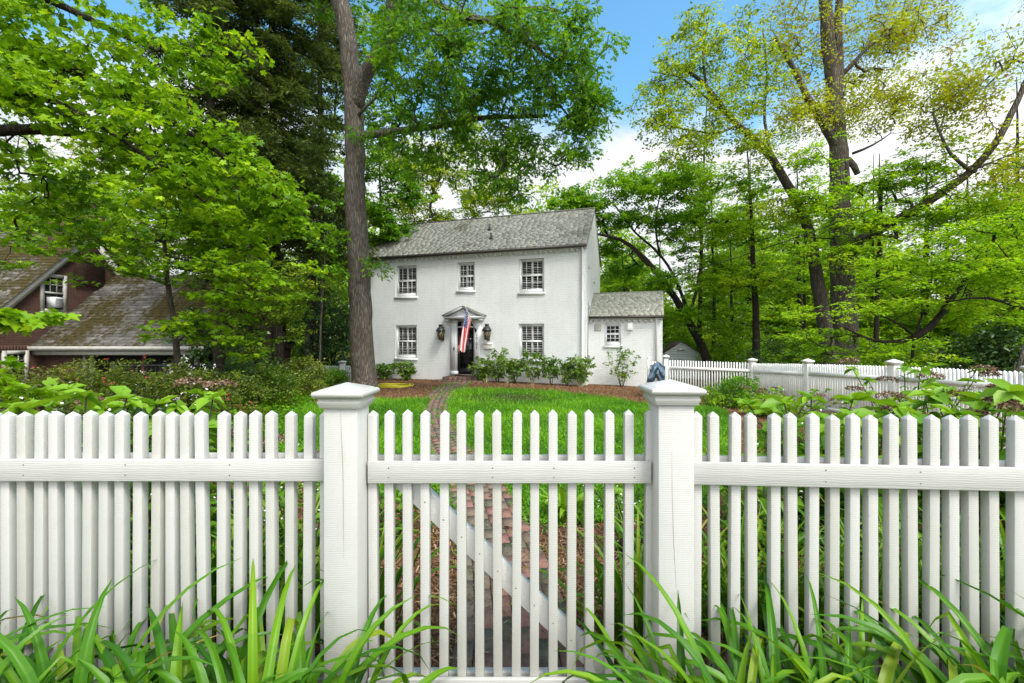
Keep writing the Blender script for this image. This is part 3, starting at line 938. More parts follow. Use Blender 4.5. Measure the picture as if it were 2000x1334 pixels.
# the flag on its slanting staff
fl = thing('wall_flag', 'striped flag with a starry blue canton hanging from a staff beside the front door', 'flag', tuple(HM @ Vector((0.52, -0.12, 2.02))), TH)
m = hb()
b0 = np.array([0.52, -0.112, 2.00]); tip = np.array([0.46, -1.13, 2.985])
m.tube([b0, tip], 0.014, 8); m.lathe([(0.02, -.02), (0.024, .0), (0.004, .04)], 8, tuple(tip))
m.build('staff', m_simple('white_pole', (0.7, 0.68, 0.62), 0.4), fl)
m = hb(); m.box(0.48, 0.56, -0.125, -0.101, 1.93, 2.07); m.beam(b0, b0 + (tip - b0) * 0.10, 0.04, 0.04); m.build('bracket', BLACK, fl)
Hm = np.array(HM.inverted())


def loc_at(px, py, Y):
    p = np.append(at(px, py, Y), 1); return (Hm @ p)[:3]


NU, NV = 40, 70
A_, B_ = tip + (b0 - tip) * 0.012, tip + (b0 - tip) * 0.56
Cc = B_ + np.array([-0.26, -0.05, -1.40]); Dd = A_ + np.array([-0.36, 0.10, -1.86])
vf = []
for j in range(NV):
    v_ = j / (NV - 1)
    for i in range(NU):
        u = i / (NU - 1)
        P_ = (A_ * (1 - u) + B_ * u) * (1 - v_) + (Dd * (1 - u) + Cc * u) * v_
        amp = 0.075 * min(1, v_ * 3 + .1)
        P_ = P_ + np.array([0.020 * math.sin(u * 12 + v_ * 4), amp * math.sin(u * 16 + 1.4 * v_ + .6), 0.02 * math.sin(u * 7)])
        vf.append(P_)
m = hb()
RED, WHT, BLU = 0, 1, 2
for j in range(NV - 1):
    for i in range(NU - 1):
        u = (i + .5) / (NU - 1); v_ = (j + .5) / (NV - 1)
        s = int(u * 13) % 2
        mi = BLU if (u < 7 / 13 and v_ < 0.40) else (RED if s == 0 else WHT)
        m.f.append([j * NU + i, j * NU + i + 1, (j + 1) * NU + i + 1, (j + 1) * NU + i]); m.t.append(.5); m.m.append(mi)
vf = np.array(vf); Mh = np.array(HM)
m.v.append(vf @ Mh[:3, :3].T + Mh[:3, 3]); m.n = len(vf)
fm = [m_simple('flag_red', (0.62, 0.016, 0.04), 0.7, 0.1, 20, 0.1), m_simple('flag_white', (0.84, 0.82, 0.80), 0.7, 0.05, 20, 0.1), m_simple('flag_blue', (0.02, 0.05, 0.22), 0.7, 0.1, 20, 0.1)]
cloth = m.build('cloth', fm, fl, True)
# stars: small flat five-pointed patches set on both faces of the canton
m = MB(); m.M = HM
for rr_ in range(9):
    for cc_ in range(6 if rr_ % 2 == 0 else 5):
        u = (rr_ + 1) / 10 * 7 / 13; v_ = 0.40 * ((cc_ * 2 + 1 + (rr_ % 2)) / 12)
        i, j = u * (NU - 1), v_ * (NV - 1)
        i0_, j0_ = int(i), int(j)
        P_ = vf[j0_ * NU + i0_]; du = vf[j0_ * NU + i0_ + 1] - P_; dv = vf[(j0_ + 1) * NU + i0_] - P_
        P_ = P_ + du * (i - i0_) + dv * (j - j0_)
        du /= np.linalg.norm(du); nn = np.cross(du, dv); nn /= np.linalg.norm(nn); dv = np.cross(nn, du)
        for s in (1, -1):
            q = []
            for k in range(10):
                r_ = 0.026 if k % 2 == 0 else 0.011
                q.append(P_ + nn * 0.005 * s + r_ * (math.cos(k * math.pi / 5) * du + math.sin(k * math.pi / 5) * dv))
            m.add(q, [tuple(range(10))])
m.build('star', fm[1], cloth)

# lanterns
AMB = bpy.data.materials.new('warm_lantern_glass'); AMB.use_nodes = True
pb = AMB.node_tree.nodes['Principled BSDF']; pb.inputs['Base Color'].default_value = (0.30, 0.24, 0.13, 1); pb.inputs['Roughness'].default_value = 0.1
pb.inputs['Transmission Weight'].default_value = 0.55


def lantern(x, label):
    t = thing('wall_lantern', label, 'lantern', tuple(HM @ Vector((x, 0, 1.75))), TH, 'large black wall lanterns beside the door')
    y = -0.26
    m = hb()
    zt, zb = 2.03, 1.60
    m.lathe([(0.10, zb - .03), (0.11, zb), (0.10, zb + .01)], 6, (x, y, 0))
    for k in range(6):
        a = k * math.pi / 3 + .3
        m.tube([(x + .11 * math.cos(a), y + .11 * math.sin(a), zb), (x + .185 * math.cos(a), y + .185 * math.sin(a), zt - .06)], 0.011, 5)
    m.lathe([(0.20, zt - .07), (0.215, zt - .05), (0.205, zt - .01), (0.14, zt + .08), (0.085, zt + .11), (0.085, zt + .20), (0.10, zt + .205), (0.10, zt + .235), (0.02, zt + .24)], 14, (x, y, 0))
    m.tube([(x, y, zb - .03), (x, y + 0.10, zb - .09), (x, -0.01, zb - .02)], 0.014, 6)
    m.tube([(x, y, zt + .1), (x, -0.01, zt + .1)], 0.02, 6)
    m.box(x - .05, x + .05, -0.02, -0.001, zb - .06, zt + .15)
    m.build('cage', BLACK, t)
    m = hb(); m.lathe([(0.10, zb + .012), (0.172, zt - .072)], 6, (x, y, 0)); m.build('glass', AMB, t)
    m = hb(); m.tube([(x, y, zb + .01), (x, y, zb + .12)], 0.02, 8); m.tube([(x, y, zb + .121), (x, y, zb + .17)], [0.02, 0.006], 8); m.build('burner', BRASS, t)


lantern(-1.13, 'large black wall lantern on the white brick left of the front door')
lantern(1.10, 'large black wall lantern on the white brick right of the front door above the mailbox')

mbx = thing('mailbox', 'pale grey wall mailbox with a sloping lid under the right lantern', 'mailbox', tuple(HM @ Vector((1.08, 0, 1.2))), TH)
m = hb()
m.add([(0.87, -0.001, 1.17), (1.30, -0.001, 1.17), (1.30, -0.14, 1.17), (0.87, -0.14, 1.17), (0.87, -0.001, 1.40), (1.30, -0.001, 1.40), (1.30, -0.14, 1.36), (0.87, -0.14, 1.36)],
      [(0, 1, 2, 3), (4, 7, 6, 5), (0, 4, 5, 1), (1, 5, 6, 2), (2, 6, 7, 3), (3, 7, 4, 0)])
m.build('box', m_simple('mailbox_paint', (0.60, 0.585, 0.54), 0.5, 0.06), mbx, bevel=0.006)
m = hb(); m.add([(0.86, -0.001, 1.435), (1.31, -0.001, 1.435), (1.31, -0.165, 1.375), (0.86, -0.165, 1.375), (0.86, -0.001, 1.45), (1.31, -0.001, 1.45), (1.31, -0.165, 1.39), (0.86, -0.165, 1.39)],
                [(0, 1, 2, 3), (4, 7, 6, 5), (0, 4, 5, 1), (1, 5, 6, 2), (2, 6, 7, 3), (3, 7, 4, 0)])
m.build('lid', m_simple('mailbox_lid', (0.70, 0.67, 0.62), 0.45, 0.06), mbx)

# brick steps before the door
PATHB = m_tinted('worn_red_brick', [(0.085, 0.075, 0.058), (0.15, 0.085, 0.062), (0.19, 0.10, 0.075), (0.13, 0.11, 0.085)], 0.85, 0.6, 40, None, 0.005, 0.2)
st = thing('brick_step', 'low dark brick doorstep below the front door', 'step', tuple(HM @ Vector((0, -0.3, -0.3))), TH)
m = hb(); rr = random.Random(2)
for (x0, x1, y0, y1, z0, z1) in ((-0.8, 0.8, -0.75, -0.131, -0.30, -0.055), (-1.15, 1.15, -1.1, -0.751, -0.40, -0.17)):
    nx = int((x1 - x0) / 0.21)
    for i in range(nx):
        a = x0 + (x1 - x0) * i / nx
        m.box(a + .004, a + (x1 - x0) / nx - .004, y0, y1, z0 + rr.uniform(-.004, .004), z1 + rr.uniform(-.006, .006), rr.random())
m.build('tread', PATHB, st)

# ------------------------------------------------------------------ the small addition
AO = Vector((HW + 0.0, 0.90, 0))
AM = HM @ Matrix.Translation(AO)
ad = thing('brick_addition', 'low white brick addition with its own slate roof and one small window', 'house wing', tuple(AM @ Vector((1.5, 0, -0.5))), TH)


def ab():
    m = MB(); m.M = AM
    return m


AW, AD, AE, AR = 3.02, 3.0, 2.52, 3.66
m = ab()
WX, WW, WZ0, WZ1 = 1.00, 0.70, 1.33, 2.27
wall_with_openings(m, 0.002, AW, -0.9, AE, [(WX - WW / 2, WX + WW / 2, WZ0, WZ1)])
m.add([(AW, 0, -0.9), (AW, AD, -0.9), (AW, AD, AE), (AW, AD / 2, AR), (AW, 0, AE)], [(0, 1, 2, 3, 4)])
m.add([(0.002, AD, -0.9), (AW, AD, -0.9), (AW, AD, AE), (0.002, AD, AE)], [(0, 1, 2, 3)])
m.box(0.002, AW, -0.105, -0.001, AE - 0.11, AE)
x = 0.05
while x < AW - 0.12:
    m.box(x, x + 0.105, -0.095, -0.001, AE - 0.20, AE - 0.111); x += 0.225
m.build('wall', HOUSEBRICK, ad)
m = ab()
ae0 = AE + 0.06
m.add([(0.002, -0.14, ae0 - .02), (AW + .05, -0.14, ae0 - .02), (AW + .05, AD / 2, AR + .05), (0.002, AD / 2, AR + .05), (0.002, AD + .14, ae0 - .02), (AW + .05, AD + .14, ae0 - .02),
       (0.002, -0.14, ae0 - .08), (AW + .05, -0.14, ae0 - .08), (AW + .05, AD / 2, AR - .01), (0.002, AD / 2, AR - .01), (0.002, AD + .14, ae0 - .08), (AW + .05, AD + .14, ae0 - .08)],
      [(0, 1, 2, 3), (3, 2, 5, 4), (6, 9, 8, 7), (9, 10, 11, 8), (1, 7, 8, 2), (2, 8, 11, 5), (0, 6, 7, 1), (4, 5, 11, 10)], 0.0)
slates(m, 0.002, AW + .05, -0.14, ae0, AD / 2, AR + .07, 0.24, 0.125, seed=8, th=0.02)
slates(m, 0.002, AW + .05, AD + 0.14, ae0, AD / 2, AR + .07, 0.5, 0.3, seed=9)
m.box(0.002, AW + .05, AD / 2 - .06, AD / 2 + .06, AR + .055, AR + .09, .6)
SLATE2 = m_tinted('pale_weathered_slate', [(0.06, 0.06, 0.05), (0.28, 0.28, 0.23), (0.36, 0.36, 0.295), (0.42, 0.42, 0.35), (0.48, 0.47, 0.40)], 0.75, 0.5, 14)
m.build('roof', SLATE2, ad)
m = ab(); m.box(0.005, AW + .06, -0.24, -0.141, ae0 - .10, ae0 - .015); m.build('gutter', DARKGUT, ad)
m = ab(); m.tube([(AW - .24, -0.14, AE - .04), (AW - .24, -0.06, AE - .2), (AW - .24, -0.06, -0.35)], 0.04, 8); m.build('downpipe', TRIM, ad)
window(ad, WX, WW, WZ0, WZ1, 2, (1 / 3, 2 / 3), 0.02, False, AM, 0.06)
m = ab(); m.box(1.62, 1.83, -0.13, -0.001, 1.98, 2.28); m.build('wall_light', m_simple('white_plastic', (0.82, 0.82, 0.80), 0.4, 0.03), ad, bevel=0.01)
m = ab()
for k in range(6): m.box(0.25, 0.49, -0.03, -0.001, 1.98 + k * .042, 2.008 + k * .042)
m.box(0.23, 0.51, -0.02, -0.001, 1.95, 2.25)
m.build('wall_vent', m_simple('cream_vent', (0.55, 0.52, 0.47), 0.6), ad)

# ------------------------------------------------------------------ garage beyond the fence
ga = thing('garage', 'pale blue clapboard garage gable showing just above the distant fence', 'garage', (9.3, 25.0, -0.9), R(-6))
GM = Matrix.Translation((9.3, 25.0, 0)) @ Matrix.Rotation(R(-6), 4, 'Z')
m = MB(); m.M = GM
gw = 1.72; gz0, gz1, gpk = -1.0, 0.33, 1.42
m.box(-gw, gw, 0, 4, gz0, gz1)
m.add([(-gw, 0, gz1), (gw, 0, gz1), (0, 0, gpk), (-gw, 4, gz1), (gw, 4, gz1), (0, 4, gpk)], [(0, 1, 2), (3, 5, 4), (0, 3, 4, 1)])
z = gz1 - 0.6
while z < gpk - 0.1:
    hwz = gw if z < gz1 else gw * (gpk - z - .13) / (gpk - gz1)
    m.add([(-hwz, -0.022, z), (hwz, -0.022, z), (hwz, -0.002, z + .13), (-hwz, -0.002, z + .13), (-hwz, -0.001, z), (hwz, -0.001, z)], [(0, 1, 2, 3), (4, 5, 1, 0)])
    z += 0.13
m.build('wall', m_simple('pale_blue_clapboard', (0.74, 0.80, 0.82), 0.5, 0.04), ga)
m = MB(); m.M = GM
for s in (-1, 1):
    m.beam((s * (gw + .12), -.05, gz1 - .05), (0, -.05, gpk + .02), .10, .06, (0, 1, 0))
m.build('rake_board', TRIM, ga)
m = MB(); m.M = GM
slates(m, 0, 0.01, 0, 0, .1, .1)
for s in (-1, 1):
    m.beam((s * (gw + .2), 1.98, gz1 - .06), (s * .001, 1.98, gpk + .075), .05, 4.2, (0, 1, 0), tint=.5)
m.build('roof', MOSSROOF, ga)
m = MB(); m.M = GM
m.box(-.1, .1, -.06, -.023, gpk - .42, gpk - .32); m.tube([(-.05, -.05, gpk - .37), (-.18, -.16, gpk - .40)], .05, 8); m.tube([(.05, -.05, gpk - .37), (.18, -.16, gpk - .40)], .05, 8)
m.build('flood_light', m_simple('lamp_grey', (0.45, 0.46, 0.45), 0.5), ga)

# ------------------------------------------------------------------ the neighbour's brick cottage
nb_ = thing('brick_cottage', 'dark red brick cottage with a mossy shingle roof half hidden by trees', 'house', (-15.9, 15.4, -1.4))
NX = -15.9
m = MB()
Y0, Y1, ZE, ZP = 12.6, 21.56, 1.2, 5.5
yp = (Y0 + Y1) / 2
wy0, wy1, wz0, wz1 = 15.35, 16.2, 2.62, 3.74
# gable wall, split round its two windows
for (ya, yb, za, zb) in ((Y0, Y1, -1.6, 0.2), (Y0, 14.2, 0.2, ZE), (14.92, Y1, 0.2, ZE), (14.2, 14.92, 1.12, ZE)):
    m.add([(NX, ya, za), (NX, yb, za), (NX, yb, zb), (NX, ya, zb)], [(0, 1, 2, 3)])
sl1 = (ZP - ZE) / (yp - Y0)
def ztop(y): return ZP - abs(y - yp) * sl1
m.add([(NX, Y0, ZE), (NX, wy0, ZE), (NX, wy0, ztop(wy0))], [(0, 1, 2)])
m.add([(NX, wy0, ZE), (NX, wy1, ZE), (NX, wy1, wz0), (NX, wy0, wz0)], [(0, 1, 2, 3)])
m.add([(NX, wy0, wz1), (NX, wy1, wz1), (NX, wy1, ztop(wy1)), (NX, wy0, ztop(wy0))], [(0, 1, 2, 3)])
m.add([(NX, wy1, ZE), (NX, Y1, ZE), (NX, yp, ZP), (NX, wy1, ztop(wy1))], [(0, 1, 2, 3)])
m.add([(NX, Y0, -1.6), (NX - 11, Y0, -1.6), (NX - 11, Y0, ZE), (NX, Y0, ZE)], [(0, 1, 2, 3)])
# soldier course over the lower window
for k in range(11):
    yy = 14.05 + k * 0.093
    m.box(NX + .001, NX + .02, yy, yy + .075, 1.16, 1.38)
m.box(NX - 0.9, NX + 0.12, 16.5, 17.65, 3.6, 6.75)
m.box(NX - 0.97, NX + .19, 16.43, 17.72, 6.751, 6.93)
# front and end walls of the low wing with a broad dark porch opening
WX0, WX1, WY0, WYR = NX + .001, -10.2, 15.0, 18.2
m.box(WX0, -14.55, WY0 + .35, WY0 + .6, -1.6, 1.12)
m.box(-10.95, WX1, WY0 + .35, WY0 + .6, -1.6, 1.12)
m.box(-14.549, -10.951, WY0 + .35, WY0 + .6, -1.6, -0.35)
m.add([(WX1, WY0 + .35, -1.6), (WX1, 21.0, -1.6), (WX1, 21.0, 1.3), (WX1, WYR, 4.0), (WX1, WY0 + .35, 1.3)], [(0, 1, 2, 3, 4)])
m.build('wall', REDBRICK, nb_)
m = MB()
slates(m, NX - 11, NX + .22, Y0 - .3, ZE - .3, yp, ZP + .12, 0.34, 0.17, seed=21, th=0.02)
slates(m, NX - 11, NX + .22, Y1 + .3, ZE - .3, yp, ZP + .12, 0.5, 0.3, seed=22, th=0.02)
m.add([(NX - 11, Y0 - .3, ZE - .32), (NX + .2, Y0 - .3, ZE - .32), (NX + .2, yp, ZP + .10), (NX - 11, yp, ZP + .10), (NX - 11, Y1 + .3, ZE - .32), (NX + .2, Y1 + .3, ZE - .32)], [(0, 1, 2, 3), (3, 2, 5, 4)], .4)
slates(m, WX0, WX1 + .1, WY0, 1.33, WYR, 4.16, 0.30, 0.16, seed=23, th=0.022, ragged=.02)
slates(m, WX0, WX1 + .1, 21.3, 1.33, WYR, 4.16, 0.5, 0.3, seed=24)
m.add([(WX0, WY0, 1.31), (WX1 + .1, WY0, 1.31), (WX1 + .1, WYR, 4.14), (WX0, WYR, 4.14), (WX0, 21.3, 1.31), (WX1 + .1, 21.3, 1.31)], [(0, 1, 2, 3), (3, 2, 5, 4)], .4)
m.build('roof', MOSSROOF, nb_)
CREAM = m_simple('old_cream_paint', (0.45, 0.44, 0.39), 0.6, 0.12, 6, 0.15)
m = MB()
m.add([(WX0, WY0 - .10, 1.34), (WX1 + .1, WY0 - .10, 1.34), (WX1 + .1, WY0 - .06, 1.20), (WX0, WY0 - .06, 1.20), (WX0, WY0 + .06, 1.20), (WX1 + .1, WY0 + .06, 1.20), (WX0, WY0 + .02, 1.32), (WX1 + .1, WY0 + .02, 1.32)],
      [(0, 3, 2, 1), (3, 4, 5, 2), (0, 1, 7, 6)])
m.box(WX0, WX1, WY0 + .07, WY0 + .349, 1.05, 1.19)
m.build('gutter', CREAM, nb_)
m = MB()
m.beam((NX + .1, Y0 - .2, ZE - .42), (NX + .1, yp, ZP - .06), .24, .10, (1, 0, 0)); m.beam((NX + .1, Y1 + .2, ZE - .42), (NX + .1, yp, ZP - .06), .24, .10, (1, 0, 0))
m.build('rake_board', CREAM, nb_)
m = MB()
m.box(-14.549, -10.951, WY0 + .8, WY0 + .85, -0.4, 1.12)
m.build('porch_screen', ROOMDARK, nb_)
for x in (-14.53, -14.30):
    m = MB(); m.box(x, x + .07, WY0 + .40, WY0 + .5, -.35, 1.05); m.build('porch_post', CREAM, nb_)
m = MB(); m.box(-10.62, -10.5, WY0 + .2, WY0 + .34, -1.5, 1.1); m.build('porch_post', CREAM, nb_)
RUST = m_simple('rust_red_paint', (0.13, 0.03, 0.018), 0.7)
for x in (-12.55, -11.55):
    m = MB(); m.box(x, x + .09, WY0 + .42, WY0 + .5, -.35, 1.05); m.build('porch_mullion', RUST, nb_)


def side_window(y0, y1, z0, z1, sub):
    m = MB(); x = NX
    t = .09
    m.box(x - .02, x + .05, y0 - t * .3, y0 + t, z0 - .1, z1 + t); m.box(x - .02, x + .05, y1 - t, y1 + t * .3, z0 - .1, z1 + t)
    m.box(x - .02, x + .05, y0 + t, y1 - t, z1 - t * .3, z1 + t); m.box(x - .03, x + .09, y0 - t * .3, y1 + t * .3, z0 - .18, z0 - .101); m.box(x - .02, x + .05, y0 + t, y1 - t, z0 - .1, z0)
    zm = (z0 + z1) / 2
    m.box(x - .01, x + .03, y0 + t, y1 - t, zm - .03, zm + .03)
    for k in (1, 2):
        yy = y0 + t + (y1 - y0 - 2 * t) * k / 3
        m.box(x - .005, x + .02, yy - .012, yy + .012, zm, z1 - t * .3)
    zz = (zm + z1) / 2; m.box(x - .005, x + .02, y0 + t, y1 - t, zz - .012, zz + .012)
    w_ = m.build('window', CREAM, nb_)
    m = MB(); m.box(x - .03, x - .012, y0, y1, z0, z1); m.build('pane', GLASS, w_)
    return w_


side_window(wy0, wy1, wz0, wz1, 1); side_window(14.2, 14.92, 0.2, 1.12, 0)
ac = thing('air_conditioner', 'white window air conditioner in the upper window of the brick cottage', 'air conditioner', (NX, 15.62, 2.64))
m = MB(); m.box(NX + .052, NX + .32, 15.50, 15.82, 2.66, 3.02)
m.build('casing', m_simple('off_white_plastic', (0.60, 0.61, 0.60), 0.5, 0.05), ac)
m = MB()
for k in range(6): m.box(NX + .321, NX + .33, 15.53, 15.79, 2.70 + k * .05, 2.725 + k * .05)
m.build('grille', m_simple('grille_grey', (0.25, 0.26, 0.27), 0.6), ac)

# black iron fence before the cottage
ir = thing('iron_fence', 'thin black iron fence with one rail standing in the azaleas before the brick cottage', 'fence', (-8.2, 11.0, -0.3))
m = MB(); m.box(-9.6, -6.9, 10.98, 11.02, 0.90, 0.94); m.box(-9.6, -6.9, 10.98, 11.02, 0.05, 0.08); m.build('rail', BLACK, ir)
for x in (-10.62 + 1.02, -8.37): 
    m = MB(); m.box(x - .04, x + .04, 10.96, 11.04, -.5, 0.97); m.build('post', BLACK, ir)
m = MB()
for k in range(24): m.box(-9.5 + k * .11, -9.485 + k * .11, 10.99, 11.005, .08, .90)
m.build('baluster', BLACK, ir)

# yellow garden hose on the mulch by the oak
m = MB(); pts = []
for k in range(150):
    a = k / 150 * 2 * math.pi * 4.2
    r_ = 0.62 + 0.05 * math.sin(a * 0.37 + 1) + 0.03 * math.sin(a * 1.7)
    x, y = -4.50 + r_ * math.cos(a), 17.5 + r_ * 0.95 * math.sin(a)
    pts.append((x, y, float(gz(x, y)) + 0.025 + 0.02 * (k // 38) + .015 * math.sin(a * 3)))
m.tube(pts, 0.017, 6)
ho = m.build('garden_hose', m_simple('yellow_hose', (0.62, 0.55, 0.03), 0.45, 0.08), None, True)
tag(ho, 'coiled yellow garden hose lying on the mulch beside the oak trunk', 'hose')

# service wire from the house to a pole off to the right
m = MB(); pa = np.array(HM @ Vector((HW + .03, 4.6, 3.9))); pe = at(2150, 228, 10.5)
pts = [pa * (1 - t) + pe * t - np.array([0, 0, 0.9 * 4 * t * (1 - t) * .5]) for t in np.linspace(0, 1, 30)]
m.tube(pts, 0.016, 5)
wi = m.build('service_wire', m_simple('wire_black', (0.02, 0.02, 0.02), 0.6), None, True)
tag(wi, 'thin black service wire sloping up from the house gable through the trees to the right', 'wire')
# ------------------------------------------------------------------ ground
def sheet(name, xs, ys, zoff, mat, inside=None, kind='structure'):
    xs = np.asarray(xs, float); ys = np.asarray(ys, float)
    Xg, Yg = np.meshgrid(xs, ys)
    v = np.stack([Xg, Yg, gz(Xg, Yg) + zoff], -1).reshape(-1, 3)
    nx, ny = len(xs), len(ys)
    i, j = np.meshgrid(np.arange(nx - 1), np.arange(ny - 1))
    a = (j * nx + i).ravel()
    q = np.stack([a, a + 1, a + nx + 1, a + nx], 1)
    if inside is not None:
        c = v[q].mean(1)
        q = q[inside(c[:, 0], c[:, 1])]
        used, inv = np.unique(q, return_inverse=True)
        v = v[used]; q = inv.reshape(-1, 4)
    me = raw_mesh(name, v, q.ravel(), np.full(len(q), 4))
    o = link_mesh(name, me, None, mat, True)
    return tag(o, kind=kind)


def in_poly(poly):
    P_ = np.asarray(poly, float)

    def f(x, y):
        r = np.zeros(np.shape(x), bool)
        for k in range(len(P_)):
            x0, y0 = P_[k]; x1, y1 = P_[k - 1]
            c = ((y0 > y) != (y1 > y)) & (x < (x1 - x0) * (y - y0) / (y1 - y0 + 1e-12) + x0)
            r ^= c
        return r
    return f


def wob(x, y, a=0.12):
    return x + a * np.sin(y * 3.1 + 1.3 * np.sin(x * 2.0)), y + a * np.sin(x * 2.7 + 1.1 * np.sin(y * 1.7))


FOREST = m_ground('leaf_litter_soil', [(0.022, 0.020, 0.010), (0.045, 0.042, 0.018), (0.06, 0.075, 0.022), (0.075, 0.06, 0.03)])
SOIL = m_ground('mulch_soil', [(0.045, 0.025, 0.013), (0.13, 0.066, 0.032), (0.20, 0.105, 0.05), (0.27, 0.16, 0.085)], (1.2, 14, 75), 1.0)
TURF = m_ground('turf_soil', [(0.03, 0.045, 0.012), (0.035, 0.075, 0.012), (0.05, 0.10, 0.016), (0.06, 0.06, 0.028)], (0.8, 6, 50), 0.8)
gx_ = np.concatenate([[-1500, -500, -200, -100, -60], np.arange(-40, 40.25, 0.5), [60, 100, 200, 500, 1500]])
gy_ = np.concatenate([[-300, -60, -20], np.arange(-8, 48.25, 0.5), [60, 84, 120, 200, 500, 1600]])
sheet('ground', gx_, gy_, 0.0, FOREST)
lawn_poly = [(-0.55, 4.1), (0.2, 3.9), (0.9, 4.0), (1.7, 4.1), (2.3, 4.9), (3.3, 7), (4.4, 9.2), (5.4, 11.4), (5.3, 12.2), (3.6, 12.4), (3.0, 13.8), (1.6, 15.4), (0.2, 15.9), (-1.3, 15.9),
             (-1.9, 15.6), (-2.3, 13.2), (-3.2, 12.9), (-4.4, 13.0), (-5.4, 12.0), (-5.0, 9.6), (-3.6, 7.0), (-2.4, 5.2)]
yard_poly = [(-7.6, 1.9), (8.2, 1.9), (8.0, 14.2), (5.2, 15.2), (7.6, 19.5), (-7.6, 23.4), (-8.2, 17.5), (-7.2, 13)]
lawn_in = in_poly(lawn_poly); yard_in = in_poly(yard_poly)
sheet('mulch_bed', np.arange(-8.5, 8.6, 0.125), np.arange(1.75, 23.5, 0.125), 0.012, SOIL, lambda x, y: yard_in(x, y))
sheet('lawn', np.arange(-6, 6, 0.125), np.arange(3.5, 16.5, 0.125), 0.020, TURF, lambda x, y: lawn_in(*wob(x, y)))
WORN = m_ground('worn_dark_soil', [(0.022, 0.017, 0.010), (0.045, 0.033, 0.018), (0.05, 0.06, 0.016), (0.06, 0.085, 0.02)], (1.5, 8, 60), 1.0)
sheet('worn_soil', np.arange(-2.6, 2.6, 0.1), np.arange(11.2, 16, 0.1), 0.027, WORN, lambda x, y: (((x + 0.1) / 2.0) ** 2 + ((y - 13.6) / 1.7) ** 2 + 0.35 * np.sin(x * 5 + 2 * np.sin(y * 3)) * np.sin(y * 4.2)) < 1.15)

# brick path laid along a gentle curve
path_c = np.array([(0.03, 1.6), (0.02, 2.4), (-0.06, 3.2), (-0.34, 4.8), (-0.90, 6.7), (-1.38, 8.6), (-1.77, 10.6), (-2.06, 12.8), (-2.22, 15.0), (-2.3, 17.0), (-2.32, 19.4)])
tt = np.linspace(0, len(path_c) - 1, 400)
pc = np.stack([np.interp(tt, range(len(path_c)), path_c[:, k]) for k in (0, 1)], 1)
for _ in range(30): pc[1:-1] = (pc[:-2] + pc[1:-1] * 2 + pc[2:]) / 4
sl = np.concatenate([[0], np.cumsum(np.linalg.norm(np.diff(pc, axis=0), axis=1))])


def path_at(s):
    x = np.interp(s, sl, pc[:, 0]); y = np.interp(s, sl, pc[:, 1])
    e = 0.05
    dx = np.interp(s + e, sl, pc[:, 0]) - np.interp(s - e, sl, pc[:, 0]); dy = np.interp(s + e, sl, pc[:, 1]) - np.interp(s - e, sl, pc[:, 1])
    l_ = math.hypot(dx, dy)
    return x, y, dx / l_, dy / l_


pm = MB(); rr = random.Random(9)
for col in range(6):
    s = 0.03 if col % 2 else -0.07
    wd = 0.106 if True else 0
    while s < sl[-1] - 0.15:
        ln = 0.208
        s0, s1 = max(s + .003, 0.0), s + ln - .003
        off0 = (col - 3) * wd + .003; off1 = off0 + wd - .006
        q = []
        hgt = rr.uniform(-.006, .006); tl = rr.uniform(-.004, .004)
        k = 1 + max(0, (s - 5)) * 0.06
        for ss in (s0, s1):
            x, y, dx, dy = path_at(ss)
            for of in (off0, off1):
                xx, yy = x + dy * of * k, y - dx * of * k
                q.append((xx, yy, float(gz(xx, yy)) + 0.042 + hgt + tl * (1 if of == off0 else -1)))
        v = q + [(a, b, c - 0.05) for a, b, c in q]
        pm.add(v, [(0, 1, 3, 2), (0, 4, 5, 1), (1, 5, 7, 3), (3, 7, 6, 2), (2, 6, 4, 0)], min(1, max(0, rr.gauss(.5, .33))))
        s += ln
PATHM = m_tinted('old_path_brick', [(0.12, 0.11, 0.08), (0.165, 0.145, 0.105), (0.215, 0.155, 0.12), (0.265, 0.145, 0.11), (0.30, 0.155, 0.125)], 0.9, 0.7, 55, (0.075, 0.085, 0.03), 0.006, 0.15, 0.60)
tag(pm.build('brick_path', PATHM, None), kind='structure')


def on_path(x, y, wd=0.33):
    r = np.full(np.shape(x), 1e9)
    for k in range(0, 400, 8):
        r = np.minimum(r, (x - pc[k, 0]) ** 2 + (y - pc[k, 1]) ** 2)
    return r < wd ** 2


# ------------------------------------------------------------------ leaves
def half(pts, sgn): return [(x, sgn * y, z) for x, y, z in pts]


T_DIAMOND = (np.array([(0, 0, 0), (.45, .30, .07), (1, 0, -.10), (.45, -.30, .07)]), [(0, 3, 2, 1)])
T_SLIM = (np.array([(0, 0, 0), (.45, .17, .04), (1, 0, -.12), (.45, -.17, .04)]), [(0, 3, 2, 1)])
T_NEEDLE = (np.array([(0, -.05, 0), (0, .05, 0), (1, .03, -.1), (1, -.03, -.1)]), [(0, 1, 2, 3)])
T_OVATE = (np.array([(0, 0, 0), (.25, .26, .10), (.62, .25, .05), (1, 0, -.22), (.62, -.25, .05), (.25, -.26, .10)]), [(0, 3, 2, 1), (0, 5, 4, 3)])
_mh = [(0, 0, 0), (-.02, .34, .03), (.14, .50, .02), (.28, .30, .05), (.46, .56, .0), (.64, .46, -.02), (.60, .17, .03), (1.0, 0, -.12)]
T_MAPLE = (np.array(half(_mh, 1) + half(_mh, -1)), [tuple(range(7, -1, -1)), tuple(range(8, 16))])
_ok = [(0, 0, 0), (.22, .14, .03), (.30, .05, .02), (.46, .30, .03), (.54, .10, .02), (.74, .27, 0), (.80, .08, 0), (1.0, 0, -.10)]
T_OAK = (np.array(half(_ok, 1) + half(_ok, -1)), [tuple(range(7, -1, -1)), tuple(range(8, 16))])


def unit(a): return a / np.maximum(np.linalg.norm(a, axis=-1, keepdims=True), 1e-9)


